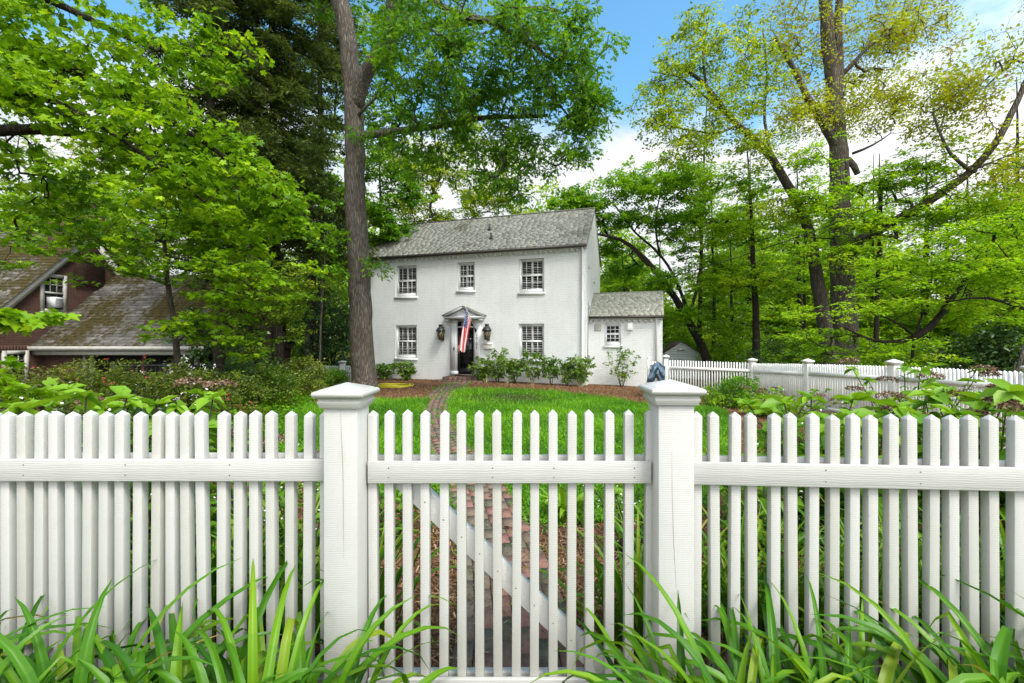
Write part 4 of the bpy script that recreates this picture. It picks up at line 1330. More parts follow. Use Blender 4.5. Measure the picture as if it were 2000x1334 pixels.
def leaf_geo(c, size, rng, tmpl, up=0.6, axis=None, axk=0.7, down=0.0):
    T, fc = tmpl; n = len(c)
    nr = unit(unit(rng.standard_normal((n, 3))) * (1 - up) + np.array([0, 0, up]))
    ax = unit(rng.standard_normal((n, 3)))
    if axis is not None: ax = ax * (1 - axk) + axis * axk
    ax = ax + np.array([0, 0, -down])
    a = unit(ax - nr * (ax * nr).sum(1, keepdims=True))
    b = np.cross(nr, a)
    s = np.broadcast_to(np.asarray(size, float), (n,))[:, None, None]
    v = c[:, None, :] + s * (T[None, :, 0:1] * a[:, None] + T[None, :, 1:2] * b[:, None] + T[None, :, 2:3] * nr[:, None])
    m = len(T)
    loops = []; sizes = []
    base = np.arange(n)[:, None] * m
    fl = [base + np.array(f)[None] for f in fc]
    loops = np.concatenate(fl, 1).ravel()
    sizes = np.tile([len(f) for f in fc], n)
    return v.reshape(-1, 3), loops, sizes, len(fc)


def leaf_mesh(name, c, size, rng, tmpl, mat, parent, tint, **kw):
    v, lo, sz, k = leaf_geo(c, size, rng, tmpl, **kw)
    me = raw_mesh(name, to_local(v, parent), lo, sz, np.repeat(np.clip(tint, 0, 1), k))
    return link_mesh(name, me, parent, mat)


def blob(px, py, Y, rx, rz, ry, n, rng, bias=0.55):
    d = unit(rng.standard_normal((n, 3))) * (rng.random((n, 1)) ** bias)
    return at(px, py, Y) + d * np.array([rx, ry, rz])


def wblob(x, y, z, rx, ry, rz, n, rng, bias=0.5):
    d = unit(rng.standard_normal((n, 3))) * (rng.random((n, 1)) ** bias)
    return np.array([x, y, z]) + d * np.array([rx, ry, rz])


def resample(P_, step):
    P_ = np.asarray(P_, float)
    l_ = np.concatenate([[0], np.cumsum(np.linalg.norm(np.diff(P_, axis=0), axis=1))])
    k = max(2, int(l_[-1] / step) + 1); s = np.linspace(0, l_[-1], k)
    return np.stack([np.interp(s, l_, P_[:, i]) for i in range(3)], 1)


def smooth(P_, it=2):
    P_ = np.asarray(P_, float).copy()
    for _ in range(it):
        P_[1:-1] = (P_[:-2] + 2 * P_[1:-1] + P_[2:]) / 4
    return P_


def spray(poly, sh, sv, n, rng):
    P_ = resample(poly, 0.1)
    k = rng.integers(0, len(P_), n)
    return P_[k] + rng.standard_normal((n, 3)) * np.array([sh, sh, sv])


def L3(pts): return np.array([at(*p) if len(p) == 3 else p[:3] for p in pts])


def plant(name, label, cat, limbs, clumps, leaf, mats, seed, group=None, twig=0.006, clump_r=0.5, flat=0.45, per=60, size=0.11, sizev=0.3,
          up=0.55, droop=0.25, tmpl=T_DIAMOND, tmu=0.5, tsd=0.18, tcl=0.16, fine=2, base=None, sides=10, jit=0.06, partnames=('trunk', 'crown'), maxr=0.5, outward=0.3, down=0.1, flare=1.0, extra=None, tuftk=.42):
    fine = max(3, fine + 2)
    """limbs: [(points, r0, r1)] in the world; clumps: centres of leaf sprays, joined to the limbs by twigs"""
    rng = np.random.default_rng(seed)
    cl = np.concatenate(clumps) if len(clumps) else np.zeros((0, 3))
    p0 = np.asarray(limbs[0][0][0]) if base is None else np.asarray(base)
    t = thing(name, label, cat, tuple(float(q) for q in p0), 0, group)
    wood = MB()
    nodes = []; nrad = []; ntw = []
    for li, (P_, r0, r1) in enumerate(limbs):
        Q = resample(P_, 0.35 if r0 > 0.05 else 0.15)
        if len(Q) > 3: Q = smooth(Q, 3)
        if r0 > .04: Q[1:-1] += rng.standard_normal((len(Q) - 2, 3)) * r0 * 0.04
        rad = np.linspace(r0, r1, len(Q))
        if li == 0 and flare > 1:
            h = np.linalg.norm(Q - Q[0], axis=1); rad = rad * (1 + (flare - 1) * np.exp(-h / 0.5))
        wood.tube(Q, rad, sides if r0 > 0.08 else 6, jit=jit, rng=rng)
        for a, r_ in zip(Q[1:], rad[1:]): nodes.append(a); nrad.append(r_); ntw.append(-1)
    nd = np.array(nodes); tw = []
    if len(cl):
        near = np.array([((nd - c) ** 2).sum(1).min() for c in cl])
        order = np.argsort(near)
        cap = len(nd) + 3 * len(cl)
        buf = np.zeros((cap, 3)); buf[:len(nd)] = nd; m = len(nd)
        for ci in order:
            c = cl[ci]
            k = int(((buf[:m] - c) ** 2).sum(1).argmin())
            a = buf[k]; d = c - a; ln = np.linalg.norm(d)
            q1 = a + d * .35 + rng.standard_normal(3) * ln * .07 + np.array([0, 0, ln * .06]); q2 = a + d * .7 + rng.standard_normal(3) * ln * .06 + np.array([0, 0, ln * .05])
            ti = len(tw); tw.append([a, q1, q2, c, ntw[k], nrad[k]])
            for q in (q1, q2, c):
                buf[m] = q; m += 1; ntw.append(ti); nrad.append(1e9)
        cnt = np.ones(len(tw))
        for i in range(len(tw) - 1, -1, -1):
            if tw[i][4] >= 0: cnt[tw[i][4]] += cnt[i]
        ends = []
        for i, (a, q1, q2, c, par, pr) in enumerate(tw):
            r_ = min(twig * cnt[i] ** 0.46, pr * 0.75 if pr < 1e8 else 1e9, maxr)
            r1 = min(twig * max(1, cnt[i] - 1) ** 0.46 * 0.8, r_)
            wood.tube([a, q1, q2, c], [r_, r_ * .9, (r_ + r1) / 2, max(r1 * .8, twig * .5)], 5 if r_ > twig * 2 else 4, cap=False)
            g_ = unit(rng.standard_normal((fine, 3))) * (0.55 + .55 * rng.random((fine, 1))) * clump_r * np.array([1, 1, flat])
            g_[:, 2] -= droop * np.linalg.norm(g_[:, :2], axis=1) ** 2 / clump_r
            for e in c + g_:
                wood.tube([c, (c + e) / 2 + rng.standard_normal(3) * clump_r * .06 + np.array([0, 0, clump_r * .05]), e], [twig * .5, twig * .42, twig * .28], 3, cap=False)
            ends.append((c, g_))
    wood.build(partnames[0], mats[0], t, True)
    if len(cl) and per > 0:
        n = len(cl) * per
        ci = np.repeat(np.arange(len(cl)), per)
        cl = np.array([e[0] for e in ends]); E = np.array([e[1] for e in ends])
        ei = rng.integers(0, fine, n)
        g = unit(rng.standard_normal((n, 3))) * (rng.random((n, 1)) ** 0.5)
        tuft = clump_r * tuftk
        off = E[ci, ei] * (0.25 + 0.85 * rng.random((n, 1)) ** .7) + g * tuft * np.array([1, 1, max(flat, .35)])
        axis = unit(off * np.array([1, 1, .2]) + 1e-6)
        ct = rng.standard_normal(len(cl)) * tcl
        tint = tmu + ct[ci] + rng.standard_normal(n) * tsd
        sz = size * (1 + sizev * rng.standard_normal(n)).clip(.45, 1.7)
        leaf_mesh(partnames[1], cl[ci] + off, sz, rng, tmpl, mats[1], t, tint, up=up, axis=axis, axk=outward + .35, down=down)
    if extra is not None: extra(t, cl, rng)
    return t


# leaf colours
G = {}
G['maple'] = m_leaf('bright_maple_leaf', [(0.036, 0.095, 0.006), (0.072, 0.172, 0.008), (0.122, 0.25, 0.010), (0.185, 0.31, 0.016)], 0.45)
G['oak'] = m_leaf('oak_leaf', [(0.022, 0.078, 0.007), (0.045, 0.138, 0.009), (0.078, 0.20, 0.011), (0.135, 0.27, 0.016)], 0.44)
G['lush'] = m_leaf('lush_leaf', [(0.024, 0.085, 0.006), (0.048, 0.148, 0.008), (0.085, 0.215, 0.010), (0.14, 0.285, 0.015)], 0.42)
G['yellow'] = m_leaf('spring_yellow_green_leaf', [(0.06, 0.115, 0.008), (0.115, 0.205, 0.012), (0.18, 0.285, 0.016), (0.27, 0.36, 0.03)], 0.48)
G['bronze'] = m_leaf('young_bronze_leaf', [(0.13, 0.085, 0.024), (0.135, 0.145, 0.016), (0.15, 0.215, 0.014), (0.21, 0.29, 0.018)], 0.45)
G['bright'] = m_leaf('bright_layered_leaf', [(0.05, 0.13, 0.006), (0.095, 0.22, 0.008), (0.15, 0.30, 0.012), (0.23, 0.37, 0.02)], 0.46)
G['hemlock'] = m_leaf('hemlock_needle', [(0.014, 0.030, 0.009), (0.026, 0.052, 0.015), (0.042, 0.076, 0.020), (0.065, 0.10, 0.026)], 0.32, 0.5)
G['dark'] = m_leaf('dark_evergreen_leaf', [(0.008, 0.026, 0.008), (0.015, 0.045, 0.012), (0.026, 0.07, 0.016), (0.05, 0.11, 0.03)], 0.2, 0.35, spec=0.45)
G['holly'] = m_leaf('holly_leaf', [(0.022, 0.06, 0.008), (0.045, 0.105, 0.010), (0.08, 0.15, 0.014), (0.14, 0.20, 0.02)], 0.3, 0.38, spec=0.4)
G['azalea'] = m_leaf('azalea_leaf', [(0.035, 0.065, 0.012), (0.065, 0.115, 0.015), (0.11, 0.165, 0.022), (0.16, 0.18, 0.035)], 0.3, 0.45)
G['shrub'] = m_leaf('shrub_leaf', [(0.022, 0.065, 0.014), (0.045, 0.115, 0.022), (0.085, 0.17, 0.03), (0.15, 0.24, 0.06)], 0.3, 0.38, spec=0.4)
G['hydrangea'] = m_leaf('hydrangea_leaf', [(0.020, 0.075, 0.006), (0.036, 0.115, 0.008), (0.062, 0.165, 0.010), (0.11, 0.225, 0.018)], 0.33, 0.45)
G['strap'] = m_leaf('daylily_leaf', [(0.007, 0.040, 0.002), (0.018, 0.080, 0.003), (0.036, 0.118, 0.004), (0.075, 0.170, 0.006), (0.20, 0.15, 0.05)], 0.28, 0.40, spec=0.3)
G['iris'] = m_leaf('iris_leaf', [(0.03, 0.09, 0.03), (0.055, 0.14, 0.04), (0.09, 0.19, 0.05)], 0.25, 0.4)
G['grass'] = m_leaf('lawn_leaf', [(0.022, 0.075, 0.006), (0.040, 0.135, 0.007), (0.068, 0.20, 0.009), (0.125, 0.27, 0.016)], 0.35, 0.5)
G['hosta'] = m_leaf('hosta_leaf', [(0.035, 0.10, 0.008), (0.07, 0.165, 0.010), (0.12, 0.23, 0.02)], 0.3, 0.4)
G['far'] = m_leaf('far_wood_leaf', [(0.040, 0.10, 0.010), (0.075, 0.17, 0.014), (0.13, 0.24, 0.020), (0.2, 0.3, 0.04)], 0.45)
CHIP = m_tinted('mulch_chip', [(0.05, 0.028, 0.016), (0.16, 0.082, 0.042), (0.29, 0.165, 0.085), (0.48, 0.32, 0.19)], 0.9, 0.4, 60, None, 0.003, 0.15)
PETALW = m_simple('white_petal', (0.72, 0.70, 0.66), 0.7, 0.08, 30, 0.05)
PETALP = m_simple('pink_petal', (0.62, 0.07, 0.13), 0.6, 0.2, 30, 0.05)
PETALR = m_simple('coral_petal', (0.52, 0.10, 0.06), 0.6, 0.2, 30, 0.05)
DRYHEAD = m_tinted('dry_flower_head', [(0.10, 0.055, 0.035), (0.17, 0.10, 0.06), (0.27, 0.175, 0.115), (0.5, 0.42, 0.34)], 0.9, 0.3, 40, None, 0.003, 0.1)
# ------------------------------------------------------------------ lawn, mulch chips
rng = np.random.default_rng(5)


def scatter(poly, n, rng, dens=None):
    P_ = np.asarray(poly); lo = P_.min(0); hi = P_.max(0); f = in_poly(poly)
    out = []
    tot = 0
    while tot < n:
        q = lo + (hi - lo) * rng.random((n * 2, 2))
        k = f(q[:, 0], q[:, 1])
        if dens is not None: k &= rng.random(len(q)) < dens(q[:, 0], q[:, 1])
        q = q[k]; out.append(q); tot += len(q)
    return np.concatenate(out)[:n]


def bare(x, y):
    """thin soil showing where the turf is worn, right of the path near the house"""
    a = np.exp(-(((x + 0.1) / 1.9) ** 2 + ((y - 13.6) / 1.7) ** 2))
    n = 0.5 + 0.5 * np.sin(x * 5.1 + 2 * np.sin(y * 3.3)) * np.sin(y * 4.3 + 1.5 * np.sin(x * 2.1))
    return np.clip(a * (0.75 + 0.8 * n), 0, 0.96)


def lawn_d(x, y): return np.clip((3.9 / np.maximum(y, 3.9)) ** 0.9, .25, 1) * (1 - bare(x, y))


q = scatter(lawn_poly, 150000, rng, lawn_d)
wx, wy = wob(q[:, 0], q[:, 1]); q = q[~on_path(q[:, 0], q[:, 1], 0.30 + 0.0)]
z = gz(q[:, 0], q[:, 1]) + 0.024
c = np.column_stack([q, z + 0.012 + 0.018 * rng.random(len(q))])
patch = 0.5 + 0.14 * np.sin(q[:, 0] * .9 + 1) * np.sin(q[:, 1] * .8) + 0.22 * np.sin(q[:, 0] * 2.3 + np.sin(q[:, 1] * 1.7)) * np.sin(q[:, 1] * 1.9) + 0.16 * rng.standard_normal(len(q))
gro = thing('lawn_cover', None, None, (0, 9, -0.2))
bpy.data.objects.remove(gro)
half_n = len(c) // 2
szf = (0.030 + 0.0035 * np.maximum(c[:, 1] - 4, 0)) * (0.7 + 0.6 * rng.random(len(c)))
v1, l1, s1, k1 = leaf_geo(c[:half_n], szf[:half_n], rng, T_DIAMOND, up=0.6)
v2, l2, s2, k2 = leaf_geo(c[half_n:] - np.array([0, 0, .02]), szf[half_n:] * 2.0, rng, T_NEEDLE, up=0.05, axis=np.tile([[0., 0, 1]], (len(c) - half_n, 1)), axk=0.62)
me = raw_mesh('grass', np.concatenate([v1, v2]), np.concatenate([l1, l2 + len(v1)]), np.concatenate([s1, s2]), np.clip(np.concatenate([patch[:half_n], patch[half_n:]]), 0, 1))
tag(link_mesh('grass', me, None, G['grass']), kind='stuff')
# clover and moss growing in the path joints and along its edges
n = 5200
s_ = sl[-1] * rng.random(n) ** 0.8; xy = np.array([path_at(s)[:2] for s in s_]); dd = np.array([path_at(s)[2:] for s in s_])
of = (rng.integers(-3, 4, n) * 0.106) * (1 + np.maximum(0, s_ - 5) * .06) + 0.018 * rng.standard_normal(n)
keep = (0.5 + 0.5 * np.sin(s_ * 2.3 + of * 9) * np.sin(s_ * 0.9 + of * 17) > 0.60)
xy = xy[keep] + np.column_stack([dd[keep, 1], -dd[keep, 0]]) * of[keep, None]
c = np.column_stack([xy, gz(xy[:, 0], xy[:, 1]) + 0.045 + 0.02 * rng.random(len(xy))])
tag(leaf_mesh('path_weeds', c, (0.02 + .003 * np.maximum(0, c[:, 1] - 3)) * (.7 + .6 * rng.random(len(c))), rng, T_DIAMOND, G['grass'], None, 0.5 + .2 * rng.standard_normal(len(c)), up=.6), kind='stuff')

T_CHIP = (np.array([(-.5, -.09, 0), (.5, -.06, .05), (.5, .08, .04), (-.5, .10, 0)]), [(0, 1, 2, 3)])
near_bed = [(-4.2, 1.95), (4.2, 1.95), (4.6, 6.5), (2.2, 4.6), (0.9, 3.9), (-0.5, 4.0), (-2.2, 5.0), (-4.8, 7.5)]
far_bed = [(-7.3, 13), (-2.3, 13), (-1.9, 15.9), (3.2, 14.5), (4.0, 12.4), (5.4, 12.0), (7.4, 13.6), (6.6, 18.8), (-7.4, 22.8)]
side_bed = [(2.4, 4.7), (7.8, 5.0), (7.6, 12.6), (5.5, 12.3), (3.9, 8)]
qs = [(scatter(near_bed, 70000, rng, lambda x, y: np.clip((2.6 / np.maximum(y, 2.6)) ** 1.2, .2, 1)), 0.038), (scatter(far_bed, 34000, rng), 0.055), (scatter(side_bed, 14000, rng), 0.045)]
vs, ls, ss, ts, nv_ = [], [], [], [], 0
for q, s0 in qs:
    q = q[~on_path(q[:, 0], q[:, 1], .27)]
    c = np.column_stack([q, gz(q[:, 0], q[:, 1]) + 0.02 + 0.014 * rng.random(len(q))])
    v, lo, sz, k = leaf_geo(c, s0 * (.5 + rng.random(len(c))), rng, T_CHIP, up=.62)
    vs.append(v); ls.append(lo + nv_); ss.append(sz); nv_ += len(v); ts.append(np.clip(.45 + .27 * rng.standard_normal(len(c)), 0, 1))
tag(link_mesh('mulch_chips', raw_mesh('mulch_chips', np.concatenate(vs), np.concatenate(ls), np.concatenate(ss), np.concatenate(ts)), None, CHIP), kind='stuff')


g = np.random.default_rng(55)
s_ = sl[-1] * g.random(2600) ** 1.6; xy = np.array([path_at(s)[:2] for s in s_]); of = g.uniform(-.36, .36, len(s_)); dd = np.array([path_at(s)[2:] for s in s_])
xy = xy + np.column_stack([dd[:, 1], -dd[:, 0]]) * of[:, None]
c = np.column_stack([xy, gz(xy[:, 0], xy[:, 1]) + .052])
tag(leaf_mesh('path_litter', c, .026 * (.4 + g.random(len(c))), g, T_CHIP, CHIP, None, .5 + .3 * g.standard_normal(len(c)), up=.85), kind='stuff')


# ------------------------------------------------------------------ strap-leaved plants
def straps(name, label, cat, x, y, nleaf, ln, wd, seed, mat, group=None, spread=0.10, arch=1.0, lean=(0.10, 0.55), z=None, part='foliage', tmu=.5, bias=None, up=None):
    rng = np.random.default_rng(seed)
    z = float(gz(x, y)) if z is None else z
    t = thing(name, label, cat, (x, y, z), 0, group)
    V, Fc, T = [], [], []; n0 = 0
    K = 11
    for i in range(nleaf):
        a = rng.random() * 2 * math.pi
        if bias is not None and rng.random() < .45: a = bias + rng.normal() * .6
        b0_ = np.array([x, y, z]) + np.array([math.cos(a), math.sin(a), 0]) * spread * rng.random() ** .5 + np.array([rng.normal() * spread * .4, rng.normal() * spread * .4, 0])
        L_ = ln * rng.uniform(.6, 1.12); w_ = wd * rng.uniform(.7, 1.15)
        th0 = rng.uniform(*lean) * (0.5 + .5 * rng.random()); kk = arch * rng.uniform(.45, 1.5); ex = rng.uniform(1.5, 2.8)
        hd = np.array([math.cos(a + rng.normal() * .25), math.sin(a + rng.normal() * .25), 0]); sd = np.array([-hd[1], hd[0], 0])
        p = b0_.copy(); ds = L_ / (K - 1); tw = rng.normal() * .5
        fold = rng.random() < .12
        for k in range(K):
            s = k / (K - 1)
            th = min(th0 + kk * s ** ex * 1.9, 2.75)
            if fold and s > .62: th = min(th + 1.1, 2.9)
            d = hd * math.sin(th) + np.array([0, 0, math.cos(th)])
            nn = hd * math.cos(th) - np.array([0, 0, math.sin(th)])
            ws = w_ * min(1, .55 + 1.6 * s) * max(0.02, (1 - s ** 3.2)) ** .9
            ang = tw * s
            sv = sd * math.cos(ang) + nn * math.sin(ang)
            V += [p - sv * ws / 2 - nn * ws * .10, p - sv * ws * .16 + nn * ws * .05, p + nn * ws * .13, p + sv * ws * .16 + nn * ws * .05, p + sv * ws / 2 - nn * ws * .10]
            p = p + d * ds
        tl = np.clip(tmu + rng.normal() * .26, 0, 1) * .78
        brown = rng.random() < .05
        for k in range(K - 1):
            o_ = n0 + k * 5
            for q_ in range(4): Fc += [o_ + q_, o_ + q_ + 1, o_ + q_ + 6, o_ + q_ + 5]
            tk = tl + (0.07 if k > 5 else 0.0)
            if brown and k >= K - 3: T += [.9 + .1 * (k - K + 3)] * 4
            else: T += [min(.8, tk), min(.8, tk + .05), min(.8, tk + .08), min(.8, tk + .02)]
        n0 += K * 5
    V = np.array(V)
    me = raw_mesh(part, to_local(V, t), np.array(Fc), np.full(len(T), 4), np.clip(T, 0, 1))
    link_mesh(part, me, t, mat, True)
    return t


DG = 'daylily clumps along the front of the fence'
dl = [(-2.25, 1.42, 'daylily clump farthest left along the front fence'), (-1.72, 1.40, 'daylily clump at the bottom left corner leaning right before the pickets'), (-1.42, 1.50, 'tall daylily clump third to the left of the left gate post'),
      (-1.10, 1.44, 'spreading daylily clump second to the left of the left gate post'), (-0.83, 1.46, 'daylily clump just left of the left gate post'), (-0.64, 1.48, 'daylily clump against the foot of the left gate post arching over the gate'),
      (0.60, 1.48, 'daylily clump against the foot of the right gate post arching left over the gate'), (0.80, 1.42, 'dense daylily clump just right of the right gate post'), (1.08, 1.46, 'daylily clump second to the right of the right gate post'),
      (1.40, 1.40, 'daylily clump third to the right of the right gate post'), (1.70, 1.46, 'daylily clump at the bottom right corner before the pickets'), (2.15, 1.44, 'daylily clump farthest right along the front fence')]
for i, (x, y, lab) in enumerate(dl):
    straps('daylily', lab, 'daylily', x, y, 100 if i not in (5, 6) else 60, 0.82 if i not in (5, 6) else .74, 0.039, 100 + i, G['strap'], DG, 0.10, 1.5, (0.10, 0.80), tmu=.44, bias=({5: 0.4, 6: 2.75}.get(i)))
bl = [(-2.5, 2.45, 'left'), (-2.05, 2.6, 'left'), (-1.55, 2.45, 'left'), (-1.2, 2.55, 'left'), (-0.82, 2.35, 'left'), (0.66, 2.35, 'right'), (0.95, 2.5, 'right'), (1.25, 2.4, 'right'), (1.6, 2.5, 'right'), (1.95, 2.4, 'right'), (2.35, 2.5, 'right'), (2.75, 2.45, 'right')]
nth = ['farthest from the gate', 'fourth from the gate', 'third from the gate', 'second from the gate', 'nearest the gate']
nthr = ['nearest the gate', 'second from the gate', 'third from the gate', 'fourth from the gate', 'fifth from the gate', 'sixth from the gate', 'farthest from the gate']
for i, (x, y, sd) in enumerate(bl):
    lab = ('daylily seen through the left pickets, ' + nth[i]) if sd == 'left' else ('daylily seen through the right pickets, ' + nthr[i - 5])
    straps('daylily', lab, 'daylily', x, y, 64, 0.80, 0.024, 140 + i, G['strap'], 'daylilies seen through the pickets', .13, .9, (.05, .6), tmu=.62)
for i, (px, Y, lab) in enumerate([(1392, 12.9, 'iris clump of upright blades just right of the right gate post cap'), (1412, 13.1, 'middle iris clump of upright blades in front of the distant fence'), (1440, 13.2, 'iris clump of upright blades beside the round shrub by the distant fence'), (1672, 8.3, 'small iris clump of spiky blades in front of the long side fence')]):
    x = (px - CX) / F * Y
    straps('iris', lab, 'iris', x, Y, 40 if i < 3 else 26, .75 if i < 3 else .5, .035, 170 + i, G['iris'], 'iris clumps by the far fences', .16, .25, (.02, .3))
straps('hosta', 'bright green hosta in the mulch behind the gate', 'hosta', 0.50, 4.05, 36, .36, .075, 190, G['hosta'], None, .05, 1.0, (.15, .8))
for i, (px, Y, lab) in enumerate([(505, 9.8, 'hosta beside the mulch just left of the left gate post'), (540, 11.2, 'larger hosta under the yellowish holly at the lawn edge'), (580, 13.5, 'hosta farthest back under the trees left of the oak'), (455, 8.8, 'hosta nearest the red azalea at the lawn edge')]):
    straps('hosta', lab, 'hosta', (px - CX) / F * Y, Y, 44, .42, .075, 195 + i, G['hosta'], 'hostas at the shady lawn edge', .12, 1.0, (.15, .9))


# ------------------------------------------------------------------ hydrangeas
def hydrangea(label, x, y, h, r, ncane, seed, size=.125, heads=3, tmu=.55, white=0):
    rng = np.random.default_rng(seed)
    z = float(gz(x, y)); t = thing('hydrangea', label, 'hydrangea', (x, y, z), 0, 'hydrangeas behind the front fence')
    w_ = MB(); C, A, S, T = [], [], [], []; tips = []; tmu -= .02
    ncane = int(ncane * 1.3); size *= .82
    for i in range(ncane):
        a = 2 * math.pi * (i + rng.random()) / ncane; rr_ = r * (0.25 + .75 * rng.random() ** .6)
        b_ = np.array([x + .08 * math.cos(a), y + .08 * math.sin(a), z]); tp_ = np.array([x + rr_ * math.cos(a), y + rr_ * math.sin(a), z + h * rng.uniform(.62, 1.0)])
        mid = (b_ + tp_) / 2 + np.array([0, 0, .08 * h]) - np.array([math.cos(a), math.sin(a), 0]) * rr_ * .15
        P_ = smooth(np.array([b_, (b_ + mid) / 2, mid, (mid + tp_) / 2, tp_]), 1)
        w_.tube(P_, np.linspace(.0065, .004, 5), 5); tips.append(P_[-1])
        Q = resample(P_, .085); ph = rng.random() * 6
        for k in range(int(len(Q) * .22), len(Q)):
            e = 0.45 + 0.55 * math.sin(math.pi * min(1, (k / len(Q)) * 1.1))
            for s in (0, 1):
                an = ph + k * 1.57 + s * math.pi
                d = np.array([math.cos(an), math.sin(an), .35])
                C.append(Q[k]); A.append(d / np.linalg.norm(d)); S.append(size * e * rng.uniform(.75, 1.15)); T.append(tmu - .12 + .25 * (k / len(Q)) + rng.normal() * .13)
        for s in range(6):
            an = ph + s * 1.05; d = np.array([math.cos(an), math.sin(an), .7]); C.append(P_[-1]); A.append(d / np.linalg.norm(d)); S.append(size * rng.uniform(.7, 1.2)); T.append(tmu + .28 + rng.normal() * .1)
    w_.build('stem', STEM, t, True)
    C = np.array(C); n = len(C)
    leaf_mesh('foliage', C, np.array(S), rng, T_OVATE, G['hydrangea'], t, np.array(T), up=.62, axis=np.array(A), axk=.9, down=.15)
    for i in range(heads):
        tp_ = tips[int(rng.integers(0, len(tips)))] + np.array([rng.normal() * .10, rng.normal() * .10, rng.uniform(.0, .12)])
        m_ = 170; g = unit(rng.standard_normal((m_, 3))) * np.array([1, 1, .55]); g[:, 2] = abs(g[:, 2]) * .8
        o = leaf_mesh('flower_head', tp_ + g * rng.uniform(.06, .10), .024, rng, T_DIAMOND, DRYHEAD, t, .45 + .25 * rng.standard_normal(m_), up=.4, axis=g, axk=.4)
    if white:
        m_ = max(140, white * 4); k = rng.integers(0, n, m_)
        tag(leaf_mesh('floret_cover', C[k] + rng.standard_normal((m_, 3)) * .05, .024, rng, T_DIAMOND, PETALW, t, np.full(m_, .5), up=.6), kind='stuff')
    return t


def hx(px, Y): return (px - CX) / F * Y


hydrangea('hydrangea with pale dry heads at the far left end of the left fence run', hx(50, 2.75), 2.75, 1.22, .42, 9, 300, .15, 3, .5, 20)
hydrangea('hydrangea with a bright leaf rosette above the third to fifth left pickets', hx(140, 2.6), 2.6, 1.31, .34, 9, 301, .16, 2, .65, 10)
hydrangea('hydrangea with dry brown heads behind the middle of the left fence run', hx(260, 2.9), 2.9, 1.16, .45, 10, 302, .15, 4, .5, 30)
hydrangea('hydrangea whose bright leaf rosette stands tallest above the left pickets', hx(362, 2.75), 2.75, 1.34, .22, 7, 303, .16, 1, .65, 8)
hydrangea('low hydrangea with dry white heads left of the left gate post', hx(470, 3.2), 3.2, .95, .45, 9, 304, .13, 4, .42, 25)
hydrangea('low leafy hydrangea beside the left gate post seen through its pickets', hx(590, 2.9), 2.9, .75, .40, 9, 305, .12, 0, .45, 14)
hydrangea('hydrangea nearest the right gate post behind the first right pickets', hx(1490, 3.3), 3.3, .98, .5, 10, 306, .14, 2, .55, 30)
hydrangea('broad hydrangea with large pointed leaves left of the middle of the right run', hx(1585, 3.7), 3.7, 1.16, .55, 11, 307, .20, 2, .6, 30)
hydrangea('hydrangea with two upright leaf fans behind the middle of the right run', hx(1690, 3.3), 3.3, 1.12, .42, 9, 308, .18, 1, .62, 14)
hydrangea('large hydrangea with clustered brown flower heads before the third side fence post', hx(1778, 4.6), 4.6, 1.40, .62, 16, 309, .12, 8, .55, 40)
hydrangea('hydrangea with lilac brown lacecap heads second from the right edge', hx(1860, 3.6), 3.6, 1.22, .55, 11, 310, .16, 6, .5, 40)
hydrangea('hydrangea with big pointed leaves at the right edge of the garden', hx(1925, 3.3), 3.3, 1.30, .45, 9, 311, .20, 3, .6, 20)
hydrangea('hydrangea with dark dry heads cut by the right edge of the view', hx(2010, 3.2), 3.2, 1.22, .5, 10, 312, .16, 6, .5, 20)
hydrangea('small spindly shrub with pink tinted heads before the second side fence post', hx(1545, 8.6), 8.6, .85, .75, 15, 313, .11, 7, .5, 40)
hydrangea('low leafy hydrangea seen through the gate at its right end', hx(1235, 3.35), 3.35, .62, .35, 8, 314, .10, 0, .5, 16)
hydrangea('low leafy hydrangea seen through the gate at its left end', hx(770, 3.6), 3.6, .55, .36, 9, 315, .10, 0, .5, 0)


# ------------------------------------------------------------------ shrubs
def shrub(name, label, cat, x, y, r, h, ncl, per, size, mats, seed, group=None, tmpl=T_DIAMOND, clump_r=.22, flowers=None, ry=None, lo=.25, upright=False, tmu=.5, twig=.0045, fine=2, up=.5, flat=.7, nst=5, droop=.1):
    rng = np.random.default_rng(seed)
    z = float(gz(x, y)); ry = ry or r
    d = unit(rng.standard_normal((ncl, 3))) * (rng.random((ncl, 1)) ** .38)
    cl = np.array([x, y, z + h * (lo + (1 - lo) / 2)]) + d * np.array([r, ry, h * (1 - lo) / 2])
    if upright: cl[:, :2] = np.array([x, y]) + (cl[:, :2] - [x, y]) * (.35 + .65 * ((cl[:, 2:3] - z) / h))
    limbs = []
    for k in range(nst):
        a = k * 2 * math.pi / nst + rng.random()
        limbs.append((np.array([(x + .04 * math.cos(a), y + .04 * math.sin(a), z - .03), (x + r * .2 * math.cos(a), y + ry * .2 * math.sin(a), z + h * .25), (x + r * .38 * math.cos(a), y + ry * .38 * math.sin(a), z + h * .5)]), .012 * (1 + h * .4), .007))

    def ex(t, cl_, g):
        for nm, mt, cnt, sz, where in (flowers or []):
            k = g.integers(0, len(cl_), cnt)
            c = cl_[k]
            if where is not None:
                c = np.repeat(where, int(math.ceil(cnt / len(where))), 0)[:cnt]
                c = c + g.standard_normal((cnt, 3)) * .07
            else:
                c = c + unit(c - np.array([x, y, z + h * .4])) * clump_r * .8 + g.standard_normal((cnt, 3)) * .05
            pts = np.repeat(c, 4, 0) + g.standard_normal((cnt * 4, 3)) * sz * .35
            tag(leaf_mesh(nm, pts, sz, g, T_OVATE, mt, t, np.full(len(pts), .5), up=.4), kind='stuff')
    return plant(name, label, cat, limbs, [cl], None, mats, seed, group, twig, clump_r, flat, per, size, .3, up, droop, tmpl, tmu, .16, .14, fine, base=(x, y, z), partnames=('stem', 'foliage'), extra=ex)


